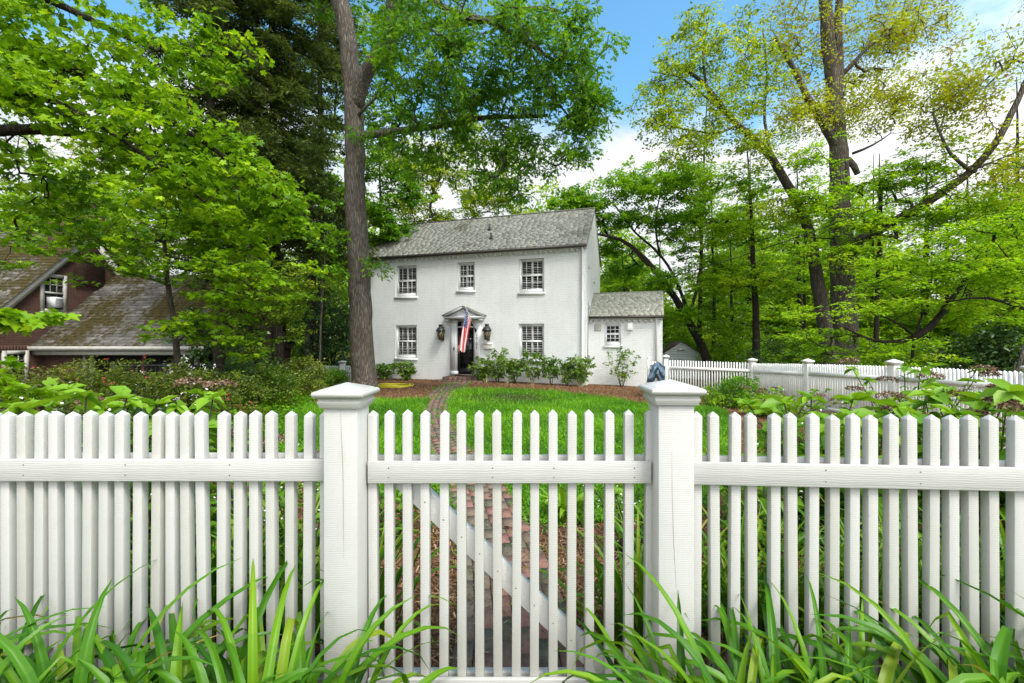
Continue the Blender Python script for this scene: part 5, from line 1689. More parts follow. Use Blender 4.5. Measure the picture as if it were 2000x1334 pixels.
# foundation planting along the house
HG = 'young evergreen shrubs along the house wall'


def hw(t, d=0.55):
    p = HM @ Vector((t, -d, 0)); return p.x, p.y


fs = [(-4.55, .55, .40, .42, 'small low shrub nearest the oak at the left end of the house wall'), (-3.70, .60, .55, .80, 'loose evergreen shrub under the left ground floor window'), (-2.65, .62, .48, .72, 'evergreen shrub between the left window and the front door'),
      (1.02, .60, .52, .92, 'evergreen shrub just right of the front door below the mailbox'), (1.72, .58, .55, 1.25, 'tall evergreen shrub second to the right of the front door'), (2.45, .60, .5, .95, 'evergreen shrub under the left half of the right ground floor window'),
      (3.25, .58, .60, 1.22, 'broad evergreen shrub under the right half of the right ground floor window'), (4.05, .60, .42, 1.10, 'upright evergreen shrub between the right window and the downpipe'), (4.72, .62, .44, 1.0, 'evergreen shrub at the downpipe on the house corner'),
      (5.25, .55, .45, 1.08, 'evergreen shrub with yellowish leaves just past the house corner')]
for i, (tq, d, r, h, lab) in enumerate(fs):
    x, y = hw(tq, d)
    r *= 1.3; h *= 1.2
    shrub('shrub', lab, 'shrub', x, y, r, h, 36 if r > .58 else 26, 30, .10, (STEM, G['shrub']), 400 + i, HG, T_OVATE, .16, None, r * .6, .08, True, .5 + .1 * (i == 9), nst=4)
ax_, ay_ = (AM @ Vector((1.42, -.55, 0))).x, (AM @ Vector((1.42, -.55, 0))).y
shrub('camellia', 'sparse spreading young shrub before the addition with thin branching stems', 'shrub', ax_, ay_, .85, 1.72, 44, 14, .085, (STEM, G['shrub']), 420, None, T_OVATE, .15, None, .5, .05, True, .55, nst=5)
for i, tq in enumerate((1.45, 2.35, 3.45, 5.4)):
    x, y = hw(tq, 1.25)
    straps('grass_tuft', ['first pale grey tuft in the mulch right of the doorstep', 'second pale grey tuft in the mulch right of the doorstep', 'third pale grey tuft in the mulch right of the doorstep', 'pale grey tuft in the mulch near the house corner'][i], 'grass tuft', x, y, 16, .42, .008, 440 + i, m_leaf('pale_dry_blade', [(0.3, 0.30, 0.22), (0.42, 0.40, 0.30)], .2) if i == 0 else bpy.data.materials['pale_dry_blade'], 'pale tufts in the mulch', .05, .5, (.1, .7))
# right side bed
shrub('boxwood', 'round clipped dark shrub in front of the first post of the side fence', 'shrub', hx(1452, 12.3), 12.3, .62, .95, 60, 50, .06, (STEM, G['lush']), 450, None, T_DIAMOND, .2, None, .6, .08, tmu=.45)
shrub('shrub', 'low bright green shrub at the foot of the iris by the right gate post cap', 'shrub', hx(1385, 12.4), 12.4, .38, .55, 24, 40, .06, (STEM, G['maple']), 451, None, T_DIAMOND, .16, None, .4, .05)
shrub('shrub', 'low leafy shrub between the round shrub and the second side fence post', 'shrub', hx(1500, 10.6), 10.6, .55, .55, 34, 36, .075, (STEM, G['maple']), 452, None, T_OVATE, .18, [('blossom_cover', PETALW, 14, .03, None)], .5, .05)
shrub('shrub', 'low spreading shrub with small leaves behind the two leaf fans', 'shrub', hx(1640, 7.2), 7.2, .75, .55, 44, 36, .055, (STEM, G['maple']), 453, None, T_DIAMOND, .18, None, .55, .05, tmu=.55)
shrub('shrub', 'low green shrub in the bed left of the spindly hydrangea', 'shrub', hx(1565, 6.0), 6.0, .5, .42, 30, 36, .07, (STEM, G['hydrangea']), 454, None, T_OVATE, .18, None, .5, .05)
shrub('shrub', 'small red leaved shrub low in the bed behind the right pickets', 'shrub', hx(1540, 5.3), 5.3, .28, .24, 16, 30, .05, (STEM, m_leaf('red_leaf', [(0.06, .012, .012), (.14, .03, .025), (.10, .07, .02)], .3)), 455, None, T_OVATE, .13, None, .3, .05)
# left hedge of azaleas
AG = 'azaleas along the left boundary'
GA = (STEM, G['azalea'])
az_ = [(-30, 9.2, 1.15, 1.25, 'azalea bush cut by the left edge of the view', [('blossom_cover', PETALW, 20, .035, None)]), (75, 9.6, 1.15, 1.42, 'azalea bush with a few pink blooms before the lower cottage window', [('blossom_cover', PETALP, 40, .04, None)]),
       (175, 9.9, 1.1, 1.40, 'leafy azalea bush without blooms before the cottage porch', None), (265, 9.6, 1.1, 1.28, 'dark azalea bush with coral blooms before the iron fence', [('blossom_cover', PETALR, 34, .045, None)]),
       (345, 9.2, .85, 1.15, 'azalea bush covered with white blooms by the small tree trunk', [('blossom_cover', PETALW, 85, .045, None)]), (430, 9.6, .9, 1.0, 'brownish azalea bush just right of the small tree trunk', None),
       (455, 8.6, .45, .50, 'small azalea with bright red blooms at the lawn edge', [('blossom_cover', PETALP, 24, .05, None)])]
for i, (px, Y, r, h, lab, fl_) in enumerate(az_):
    shrub('azalea', lab, 'azalea', hx(px, Y), Y, r, h, int(95 * r), 70, .050, GA, 460 + i, AG, T_DIAMOND, .24, fl_, r * .8, .02, tmu=(.42, .55, .6, .30, .42, .35, .4)[i], nst=6)
sh_ = [(20, 6.6, .9, .9, 'dark leafy undershrub nearest the fence at the far left', 'dark', .5), (140, 6.9, .85, .85, 'dark leafy undershrub behind the left hydrangeas', 'azalea', .3), (255, 6.6, .8, .72, 'dark glossy undershrub below the coral azalea', 'dark', .55), (390, 6.6, .6, .55, 'low green undershrub below the white azalea', 'lush', .45)]
for i, (px, Y, r, h, lab, mt, tm) in enumerate(sh_):
    shrub('shrub', lab, 'shrub', hx(px, Y), Y, r, h, int(90 * r), 55, .055, (STEM, G[mt]), 480 + i, 'undershrubs below the azaleas', T_DIAMOND, .24, None, r * .7, .0, tmu=tm, nst=6)
bg_ = [(520, 11.5, .9, 1.15, 'mounded green shrub under the yellowish holly', 'holly', .45), (590, 13.8, .95, 1.25, 'brownish mounded shrub left of the thin sapling', 'azalea', .45), (455, 11.2, .9, 1.2, 'dark mounded shrub between the white azalea and the holly', 'dark', .65), (640, 16.5, .8, .75, 'low spreading green shrub beneath the dark evergreen left of the oak', 'lush', .4)]
for i, (px, Y, r, h, lab, mt, tm) in enumerate(bg_):
    shrub('shrub', lab, 'shrub', hx(px, Y), Y, r, h, int(100 * r), 60, .06, (STEM, G[mt]), 490 + i, 'mounded shrubs left of the oak', T_DIAMOND, .26, None, r * .8, .0, tmu=tm, nst=6)
# ground cover between the hostas and hedge
poly = [(-7.5, 7.2), (-3.9, 7.4), (-4.6, 9.5), (-5.4, 12.0), (-6.0, 14.5), (-7.6, 14.5), (-9.5, 11)]
q = scatter(poly, 15000, rng); c = np.column_stack([q, gz(q[:, 0], q[:, 1]) + .03 + .12 * rng.random(len(q)) ** 1.5])
tag(leaf_mesh('ground_cover', c, .07 * (.7 + .6 * rng.random(len(c))), rng, T_OVATE, G['lush'], None, .45 + .2 * rng.standard_normal(len(c)), up=.6), kind='stuff')

g = np.random.default_rng(321)
q = scatter(yard_poly, 900, g); q = q[~in_poly([(-20, 12.5), (20, 12.5), (20, 40), (-20, 40)])(q[:, 0], q[:, 1])]
c = np.column_stack([q, gz(q[:, 0], q[:, 1]) + .06])
FALL = m_tinted('fallen_leaf', [(0.10, 0.05, 0.02), (0.22, 0.12, 0.05), (0.36, 0.24, 0.12), (0.62, 0.56, 0.48)], 0.9, 0.3, 40)
tag(leaf_mesh('fallen_leaves', c, .05 * (.6 + .8 * g.random(len(c))), g, T_OVATE, FALL, None, g.random(len(c)), up=.8), kind='stuff')

poly_l = [(-3.4, 2.3), (-0.9, 2.3), (-1.4, 4.4), (-4.6, 6.2), (-4.8, 3.0)]
poly_r = [(0.95, 2.3), (3.6, 2.2), (5.2, 4.6), (3.2, 5.4), (1.6, 3.9)]
g = np.random.default_rng(77)
q = np.concatenate([scatter(poly_l, 5200, g), scatter(poly_r, 5200, g)])
kk = (0.5 + .5 * np.sin(q[:, 0] * 4.1 + 1.3 * np.sin(q[:, 1] * 2.9)) * np.sin(q[:, 1] * 3.7)) > .36
q = q[kk]; c = np.column_stack([q, gz(q[:, 0], q[:, 1]) + .03 + .26 * g.random(len(q)) ** 1.3])
tag(leaf_mesh('ground_cover', c, .062 * (.6 + .7 * g.random(len(c))), g, T_OVATE, G['hydrangea'], None, .55 + .2 * g.standard_normal(len(c)), up=.6), kind='stuff')
# ------------------------------------------------------------------ trees
rng = np.random.default_rng(77)


def foot(px, Y, dz=-.12):
    x = hx(px, Y); return (x, Y, float(gz(x, Y)) + dz)


# the big oak left of centre, leaning a little to the left as it rises
Yo = 15.5
oak = [(np.array([foot(713, Yo)] + [at(*p) for p in [(711, 740, Yo), (706, 650, Yo), (702, 560, Yo), (697, 450, Yo), (694, 330, Yo), (692, 210, Yo), (684, 110, Yo), (668, 20, Yo), (648, -90, Yo), (640, -260, Yo)]]), .40, .24),
       (L3([(694, 215, Yo), (703, 165, 15.3), (722, 125, 15.0), (750, 98, 14.7), (769, 68, 14.4), (772, 35, 14.2), (765, -10, 14), (745, -120, 14)]), .26, .14),
       (L3([(769, 66, 14.4), (800, 52, 14.0), (850, 45, 13.6), (900, 46, 13.2), (950, 42, 12.8), (1000, 26, 12.4), (1045, 10, 12.2), (1090, 22, 12)]), .13, .05),
       (L3([(772, -10, 14), (810, -25, 13.5), (850, 5, 13), (880, 24, 12.7), (930, 32, 12.4), (965, 42, 12.2), (995, 66, 12), (1040, 90, 11.8), (1085, 120, 11.7)]), .11, .04),
       (L3([(698, 265, Yo), (740, 262, 15.2), (800, 252, 14.8), (860, 247, 14.5), (905, 236, 14.2), (960, 226, 13.9), (1010, 230, 13.6), (1070, 225, 13.4)]), .13, .05),
       (L3([(700, 225, 15.3), (712, 205, 15.1), (730, 195, 15), (755, 172, 14.9), (795, 142, 14.7)]), .06, .02),
       (L3([(960, 226, 13.9), (1000, 262, 13.7), (1035, 298, 13.5), (1075, 320, 13.4)]), .05, .02),
       (L3([(1010, 40, 12.4), (1040, 105, 12.6), (1080, 190, 12.8), (1130, 250, 12.9)]), .05, .02)]
ocl = [blob(810, 60, 12.5, 1.3, 1.5, 2, 48, rng), blob(900, 70, 12, 2.1, 1.5, 2, 62, rng), blob(1050, 70, 11.8, 1.7, 1.2, 1.6, 48, rng), blob(1120, 110, 12, 1.0, 1.2, 1.2, 31, rng),
       blob(850, 170, 14.0, 1.6, 1.1, 1.6, 43, rng), blob(950, 170, 13, 1.7, 1.1, 1.6, 45, rng), blob(1070, 200, 13, 1.5, 1.0, 1.4, 40, rng), blob(1140, 240, 13, .85, 1.1, 1, 26, rng), blob(1165, 205, 13, .55, .5, .6, 9, rng),
       blob(1000, 285, 13.5, 1.5, .8, 1.4, 34, rng), blob(890, 270, 14.2, 1.6, .7, 1.4, 34, rng), blob(1120, 300, 13, .6, .6, .8, 10, rng), blob(960, 350, 14.2, 1.1, .55, 1, 15, rng), blob(1005, 385, 14.6, .7, .35, .7, 7, rng), blob(1045, 320, 13.6, .6, .3, .6, 6, rng),
       blob(640, 20, 17.2, 1.2, 1.0, 1.2, 15, rng), blob(850, -160, 12.5, 3.8, 1.8, 3, 54, rng), blob(800, 300, 15, 1.3, .7, 1, 20, rng), np.array([at(735, 515, 15.1), at(728, 520, 15.2), at(742, 522, 15.0)]), blob(700, 265, 14.9, .3, .2, .3, 3, rng)]
plant('oak_tree', 'tallest oak, its thick furrowed trunk left of the white house, with a dense spreading crown', 'tree', oak, ocl, None, (OAKBARK, G['oak']), 500, None, .011, .46, .75, 56, .135, .3, .45, .22, T_OAK, .48, .18, .17, 2, sides=20, jit=.02, flare=1.22, down=.3)

# near maple whose trunk stands outside the view on the left
mp = [(np.array([(-8.6, 5.6, -.3), (-8.5, 5.6, 2), (-8.4, 5.7, 5), (-8.3, 5.8, 9)]), .26, .15),
      (np.array([(-8.45, 5.65, 4.0), *L3([(-60, 262, 6.0), (40, 248, 6.0), (115, 250, 6.0), (165, 258, 6.1), (215, 270, 6.2), (290, 300, 6.4), (370, 350, 6.6), (470, 400, 6.8)])]), .10, .02),
      (np.array([(-8.4, 5.7, 5.2), *L3([(-40, 90, 6), (60, 105, 5.8), (160, 140, 5.8), (270, 200, 5.9), (370, 255, 6.0), (460, 320, 6.2), (540, 385, 6.4)])]), .09, .015),
      (np.array([(-8.35, 5.7, 6.4), *L3([(-20, -40, 6), (90, -10, 5.9), (180, 40, 6), (270, 85, 6.1), (340, 130, 6.2), (410, 110, 6.4)])]), .08, .015),
      (np.array([(-8.4, 5.7, 4.6), *L3([(-60, 180, 5.2), (40, 165, 5.2), (140, 200, 5.3), (240, 270, 5.5), (330, 340, 5.7), (400, 395, 5.9)])]), .07, .015)]
mcl = [spray(L3([(-60, 60, 5.8), (60, 95, 5.8), (160, 135, 5.8), (270, 195, 5.9), (370, 255, 6.0), (460, 325, 6.2), (560, 395, 6.4)]), .30, .14, 116, rng), spray(L3([(-80, 130, 5.2), (60, 160, 5.2), (150, 205, 5.3), (250, 275, 5.5), (340, 345, 5.7), (410, 400, 5.9)]), .30, .16, 93, rng),
       spray(L3([(-60, -30, 6), (80, 10, 5.9), (180, 45, 6), (270, 90, 6.1), (350, 120, 6.2), (425, 100, 6.4)]), .28, .14, 49, rng), spray(L3([(200, 268, 6.2), (290, 300, 6.4), (370, 350, 6.6), (480, 405, 6.8), (575, 420, 7)]), .30, .15, 68, rng),
       spray(L3([(-40, 20, 5.4), (80, 60, 5.3)]), .4, .2, 15, rng), spray(L3([(300, 20, 6.5), (420, 95, 6.6), (450, 130, 6.6)]), .22, .16, 17, rng), spray(L3([(-80, 300, 6.4), (60, 330, 6.6), (180, 370, 6.9)]), .45, .25, 44, rng), spray(L3([(-60, 400, 7), (90, 420, 7.2), (220, 410, 7.3)]), .5, .2, 24, rng)]
plant('maple_tree', 'near maple at the left edge whose bright layered boughs sweep down across the upper left', 'tree', mp, mcl, None, (DARKBARK, G['maple']), 501, None, .0045, .27, .26, 32, .074, .30, .54, .38, T_MAPLE, .44, .20, .16, 2, sides=12, down=.40, tuftk=.52)

# small slender maple in front of the cottage
sm_ = [(np.array([foot(352, 10.3), *L3([(350, 720, 10.3), (344, 670, 10.3), (336, 610, 10.3), (328, 560, 10.3), (322, 500, 10.3), (318, 440, 10.3), (322, 380, 10.3)])]), .085, .03),
       (L3([(327, 556, 10.3), (300, 545, 10.1), (270, 538, 10), (225, 530, 9.8), (165, 512, 9.6), (120, 492, 9.4)]), .028, .010),
       (L3([(320, 470, 10.3), (260, 468, 10), (190, 462, 9.7), (120, 480, 9.4), (60, 470, 9.2), (-10, 448, 9)]), .035, .010),
       (L3([(320, 470, 10.3), (360, 452, 10.1), (420, 440, 10), (480, 445, 9.8), (540, 470, 9.7)]), .030, .010),
       (L3([(345, 670, 10.3), (375, 640, 10.2), (420, 650, 10), (470, 660, 9.9)]), .022, .008),
       (L3([(322, 500, 10.3), (370, 510, 10.1), (430, 520, 10), (490, 560, 9.8)]), .022, .008)]
scl = [spray(L3([(-40, 440, 9), (60, 455, 9.2), (150, 460, 9.5), (240, 450, 9.9), (330, 440, 10.2), (430, 430, 10), (530, 460, 9.7)]), .55, .28, 90, rng), spray(L3([(40, 390, 9.4), (180, 400, 9.6), (320, 400, 10), (450, 405, 10), (560, 440, 9.8)]), .5, .25, 66, rng),
       spray(L3([(330, 500, 10.2), (400, 505, 10), (470, 530, 9.8), (520, 570, 9.7)]), .45, .25, 44, rng), spray(L3([(360, 640, 10.1), (420, 650, 10), (475, 665, 9.9)]), .32, .2, 15, rng), spray(L3([(120, 500, 9.4), (230, 520, 9.8), (300, 530, 10)]), .35, .2, 6, rng), spray(L3([(300, 350, 10.4), (420, 370, 10.2)]), .6, .3, 25, rng), spray(L3([(-20, 500, 9.2), (80, 520, 9.4), (160, 505, 9.6)]), .4, .2, 4, rng), spray(L3([(380, 590, 10), (440, 600, 9.9)]), .35, .2, 14, rng)]
plant('maple_tree', 'small slender maple with a curved bare trunk in front of the brick cottage', 'tree', sm_, scl, None, (GREYBARK, G['maple']), 502, None, .006, .42, .30, 42, .095, .28, .60, .25, T_MAPLE, .46, .18, .16, 2, sides=9, down=.2)
# saplings close to the fence at the far left
sp = [(np.array([foot(-40, 3.7, 0), *L3([(-60, 700, 3.7), (-40, 620, 3.7), (30, 605, 3.7), (90, 618, 3.7)])]), .014, .005)]
plant('maple_sapling', 'near maple sapling whose broad leaves hang before the cottage wall at the left edge', 'sapling', sp, [spray(L3([(-30, 612, 3.7), (40, 612, 3.7), (105, 622, 3.75)]), .07, .04, 10, rng)], None, (STEM, G['maple']), 503, None, .003, .13, .35, 12, .105, .2, .55, .5, T_MAPLE, .55, .13, .1, 1, down=.5)
sp = [(np.array([foot(-20, 4.4, 0), *L3([(10, 800, 4.4), (20, 750, 4.4), (50, 740, 4.4)])]), .012, .005)]
plant('maple_sapling', 'second near maple sapling lower down before the azaleas at the left edge', 'sapling', sp, [spray(L3([(-20, 735, 4.4), (40, 745, 4.4), (80, 765, 4.4)]), .14, .09, 14, rng)], None, (STEM, G['maple']), 504, None, .003, .15, .35, 12, .10, .2, .55, .5, T_MAPLE, .5, .13, .1, 1, down=.4)


# hemlocks
def hemlock(label, pts, r0, hz0, hz1, nbr, rad, seed, per=70):
    g = np.random.default_rng(seed)
    P_ = np.array(pts); limbs = [(P_, r0, r0 * .35)]; cl = []
    for k in range(nbr):
        f = (k + g.random()) / nbr; zz = hz0 + (hz1 - hz0) * f
        b_ = np.array([np.interp(zz, P_[:, 2], P_[:, i]) for i in range(3)])
        a = g.random() * 2 * math.pi; ln = rad * (1.05 - .45 * f) * g.uniform(.6, 1.1)
        d = np.array([math.cos(a), math.sin(a), 0])
        Q = [b_ + d * ln * s + np.array([0, 0, ln * (.16 * s - .50 * s ** 2)]) for s in (0, .3, .6, .85, 1.0)]
        limbs.append((np.array(Q), .026, .007)); sd = np.array([-d[1], d[0], 0])
        for s in np.linspace(.25, 1.0, max(4, int(ln * 2.6))):
            c = b_ + d * ln * s + np.array([0, 0, ln * (.16 * s - .50 * s ** 2)])
            for w_ in (-1, 0, 1):
                if g.random() < .85: cl.append(c + sd * w_ * .38 * ln * .35 * (1.2 - s) * g.uniform(.5, 1.5) + np.array([0, 0, -.10 * abs(w_) + g.normal() * .08]))
    return plant('hemlock_tree', label, 'tree', limbs, [np.array(cl)], None, (DARKBARK, G['hemlock']), seed, 'dark hemlocks left of the oak', .0045, .40, .30, per, .155, .3, .55, .35, T_SLIM, .5, .2, .18, 1, sides=10, flare=1.2, down=.35, outward=.4)


hemlock('dark hemlock with the straight thicker trunk nearest the oak', [foot(545, 17.0), at(541, 600, 17), at(538, 400, 17), at(534, 200, 17), at(532, 0, 17), at(530, -250, 17), at(528, -420, 17)], .21, 5.0, 18, 88, 3.2, 510, 46)
hemlock('dark hemlock with the thin straight trunk just left of the thicker one', [foot(516, 16.2), at(512, 600, 16.2), at(508, 400, 16.2), at(505, 200, 16.2), at(503, 0, 16.2), at(500, -250, 16.2)], .13, 5.2, 16, 66, 2.7, 511, 44)
hemlock('dark hemlock rising above the small maple with its trunk at the top left', [foot(430, 14.5), at(428, 600, 14.5), at(420, 400, 14.5), at(410, 150, 14.5), at(400, -50, 14.5), at(392, -300, 14.5)], .18, 4.2, 15, 76, 2.7, 512, 44)
hemlock('dark hemlock farther back filling the gap beside the oak trunk', [foot(628, 23), at(628, 500, 23), at(626, 300, 23), at(624, 0, 23), at(620, -200, 23)], .2, 6.5, 21, 80, 3.3, 513, 44)


def tree(name, label, px, Y, top, r0, blobs, bark, leaf, seed, group=None, lean=0, limbs=None, **kw):
    """tree whose trunk rises from the ground at px to the image height top"""
    g = np.random.default_rng(seed)
    b_ = foot(px, Y)
    hts = [740, 600, 450, 300, 150, 0, -150]
    pts = [np.array(b_)]
    for k, h in enumerate(hts):
        if h < top: break
        pts.append(at(px + lean * (740 - h) / 740 + g.normal() * 2, h, Y + g.normal() * .1))
    pts = [p for i, p in enumerate(pts) if i == 0 or p[2] > b_[2] + .5]
    lm = [(np.array(pts), r0, r0 * .10)] + (limbs or [])
    cl = [blob(*q_, g) for q_ in blobs]
    return plant(name, label, 'tree', lm, cl, None, (bark, leaf), seed, group, **kw)


KW = dict(twig=.012, clump_r=.75, flat=.5, per=60, size=.17, up=.55, droop=.2, fine=1)
# lush tree beyond the left end of the house, boughs drooping on to its roof
tree('maple_tree', 'lush deep green maple between the oak trunk and the house roof', 742, 24.2, 300, .24, [(760, 320, 23.4, 1.7, 1.6, 1.4, 46), (752, 410, 23.2, 1.5, 1.2, 1.2, 42), (775, 455, 22.8, 1.0, .5, .8, 20), (730, 240, 23.8, 1.3, 1.5, 1.3, 32), (800, 375, 23.5, .9, .8, 1, 26), (745, 130, 24.5, 1.7, 2.0, 1.3, 46), (770, 230, 24.3, 1.4, 1.5, 1.2, 34), (755, 20, 25, 1.8, 1.6, 1.3, 30), (740, 470, 23, .8, .5, .7, 14)],
     DARKBARK, G['oak'], 520, twig=.010, clump_r=.5, flat=.45, per=76, size=.14, up=.6, droop=.35, fine=1, tmpl=T_DIAMOND, tmu=.45)
# yellow-green trees behind the house and at the upper left
tree('tulip_tree', 'pale yellow green tree rising behind the ridge of the white house', 900, 36, 330, .3, [(850, 330, 35, 3.2, 2.2, 2.5, 105), (950, 385, 35.5, 2.8, 1.4, 2, 78), (800, 400, 35, 2.0, 1.3, 1.6, 44), (1020, 415, 36, 1.2, .6, 1, 18), (900, 250, 36, 2.4, 2, 2, 51), (780, 320, 35, 2.4, 2.0, 2, 50), (980, 330, 36, 2.2, 1.6, 2, 36), (870, 430, 36, 3.4, .8, 1.5, 51)], GREYBARK, G['yellow'], 521, tmu=.5, **KW)
# trees beyond the cottage, each a pale trunk and loose crown
LW = 'loose spring trees beyond the brick cottage'
lw = [(40, 31, 200, [(30, 300, 30, 4, 3, 2.5, 40), (60, 410, 30, 3.6, 2, 2.5, 40), (-40, 200, 30, 3, 3, 3, 24)], 'loose pale green tree at the far left beyond the cottage'), (175, 35, 260, [(180, 360, 34, 4.2, 2.5, 2.5, 46), (150, 290, 34, 3, 1.8, 2, 20), (220, 440, 33, 3.6, 1.8, 2, 30)], 'loose pale green tree behind the cottage chimney'),
      (275, 33, 230, [(290, 350, 32, 3.8, 2.5, 2.5, 42), (320, 440, 32, 3.6, 2, 2, 36), (260, 280, 32, 2.5, 1.3, 2, 12)], 'loose pale green tree just right of the cottage chimney'), (470, 30, 150, [(470, 420, 29, 3.2, 2.2, 2, 34), (440, 330, 30, 2.6, 2, 2, 22), (500, 520, 28, 3.2, 1.6, 2, 34)], 'loose pale green tree seen between the hemlock trunks'),
      (600, 29, 200, [(600, 460, 28, 2.6, 1.8, 2, 36), (640, 380, 28, 2.0, 2, 2, 26), (620, 560, 28, 2.6, 1.4, 2, 36), (650, 280, 29, 1.6, 2, 2, 16), (645, 120, 28, 1.6, 3, 2, 40), (690, 60, 28, 1.8, 2, 2, 26)], 'loose pale green tree seen beside the oak trunk')]
for i, (px, Y, top, bs, lab) in enumerate(lw):
    tree('tulip_tree', lab, px, Y, top, .22, bs, GREYBARK, G['yellow'], 530 + i, LW, tmu=.38 if i < 3 else .2, **KW)
# forked tree, thin sapling, holly, dark evergreen left of the oak
fk = [(np.array([foot(612, 20), *L3([(612, 600, 20), (611, 545, 20), (617, 500, 20), (615, 465, 20)])]), .13, .09), (L3([(615, 465, 20), (608, 440, 20), (603, 400, 20.2)]), .07, .03), (L3([(615, 465, 20), (625, 450, 19.9), (650, 440, 19.7), (660, 415, 19.6), (665, 380, 19.6)]), .08, .03), (L3([(616, 482, 20), (640, 480, 19.8), (670, 465, 19.6), (690, 450, 19.5)]), .05, .02)]
plant('forked_tree', 'dark forked tree with upswept limbs left of the oak trunk', 'tree', fk, [blob(600, 400, 20, 1.6, 1.0, 1.2, 26, rng), blob(650, 380, 19.8, 1.2, 1, 1, 20, rng), blob(630, 500, 20, 1.4, .8, 1, 18, rng)], None, (DARKBARK, G['lush']), 540, None, .008, .5, .4, 50, .13, .3, .55, .2, T_DIAMOND, .5, .18, .15, 1)
sp = [(np.array([foot(626, 14.5), *L3([(625, 690, 14.5), (627, 620, 14.5), (630, 570, 14.5), (635, 500, 14.5), (640, 450, 14.5)])]), .045, .02)]
plant('thin_sapling', 'thin pale stemmed sapling standing between the holly and the oak', 'sapling', sp, [blob(640, 470, 14.5, .8, .6, .6, 12, rng), blob(650, 530, 14.5, .7, .3, .5, 7, rng)], None, (GREYBARK, G['lush']), 541, None, .005, .35, .35, 34, .11, .3, .55, .2, T_DIAMOND, .55, .16, .12, 1)
hl = [(np.array([foot(490, 13.2), *L3([(490, 650, 13.2), (488, 560, 13.2), (486, 480, 13.2)])]), .09, .04)]
plant('holly_tree', 'yellowish green holly with tiered sprays in front of the hemlock trunks', 'tree', hl, [blob(500, 545, 13, 1.4, .8, 1.2, 46, rng), blob(560, 560, 12.8, 1.0, .7, 1.0, 34, rng), blob(450, 600, 12.8, 1.2, .7, 1.0, 36, rng), blob(545, 620, 12.8, 1.0, .6, 1, 32, rng), blob(480, 670, 12.6, 1.3, .5, 1, 34, rng), blob(420, 540, 13, 1.0, .8, 1, 24, rng)], None, (DARKBARK, G['holly']), 542, None, .005, .34, .36, 66, .068, .3, .6, .2, T_DIAMOND, .5, .2, .2, 1)
shrub('rhododendron', 'tall dark glossy evergreen filling the shade left of the oak trunk', 'rhododendron', hx(640, 20.5), 20.5, 1.5, 4.4, 120, 70, .12, (DARKBARK, G['dark']), 543, None, T_DIAMOND, .45, None, 1.2, .0, tmu=.4)
shrub('rhododendron', 'tall dark glossy evergreen behind the holly', 'rhododendron', hx(430, 15.6), 15.6, 1.7, 3.2, 110, 60, .11, (DARKBARK, G['dark']), 544, None, T_DIAMOND, .45, None, 1.0, .0, tmu=.5)

# ---- right side
Yg = 23.5
lt = [(np.array([foot(1392, Yg), *L3([(1378, 690, Yg), (1352, 640, Yg), (1330, 600, Yg), (1305, 562, Yg), (1280, 530, Yg), (1255, 500, Yg), (1232, 478, 23.2), (1208, 465, 23), (1165, 457, 22.6)])]), .25, .06),
      (L3([(1352, 640, Yg), (1330, 568, 23.6), (1312, 530, 23.7), (1295, 503, 23.8), (1264, 472, 23.8), (1245, 462, 23.8), (1200, 400, 23.8)]), .10, .04), (L3([(1290, 500, 23.8), (1283, 480, 23.8), (1279, 424, 23.9), (1290, 380, 24)]), .06, .03),
      (L3([(1345, 625, Yg), (1362, 560, 24), (1372, 500, 24.3), (1365, 430, 24.4), (1350, 370, 24.4)]), .09, .03), (L3([(1275, 525, Yg), (1250, 505, 23), (1230, 480, 22.8)]), .07, .03)]
lcl = [blob(1240, 360, 23, 2.3, 1.1, 1.6, 62, rng), blob(1140, 395, 22.8, 1.6, .7, 1.2, 40, rng), blob(1310, 350, 23.4, 1.7, 1.2, 1.5, 48, rng), blob(1200, 425, 23.2, 2.0, .7, 1.3, 44, rng), blob(1300, 430, 24, 1.8, 1.0, 1.3, 44, rng), blob(1110, 380, 22.8, .8, .5, .6, 14, rng), blob(1220, 520, 25, 1.5, .9, 1, 24, rng), blob(1360, 420, 24.2, 1.3, 1.3, 1.2, 34, rng), blob(1190, 490, 24, .8, .6, .8, 12, rng), blob(1290, 545, 22.8, 1.0, .6, .5, 20, rng), blob(1340, 610, 22.6, .9, .5, .5, 14, rng)]
plant('leaning_tree', 'dark trunked tree leaning left behind the addition with a dense bright crown', 'tree', lt, lcl, None, (DARKBARK, G['lush']), 550, None, .011, .52, .5, 90, .135, .3, .55, .22, T_DIAMOND, .72, .18, .18, 2, sides=12, flare=1.2)

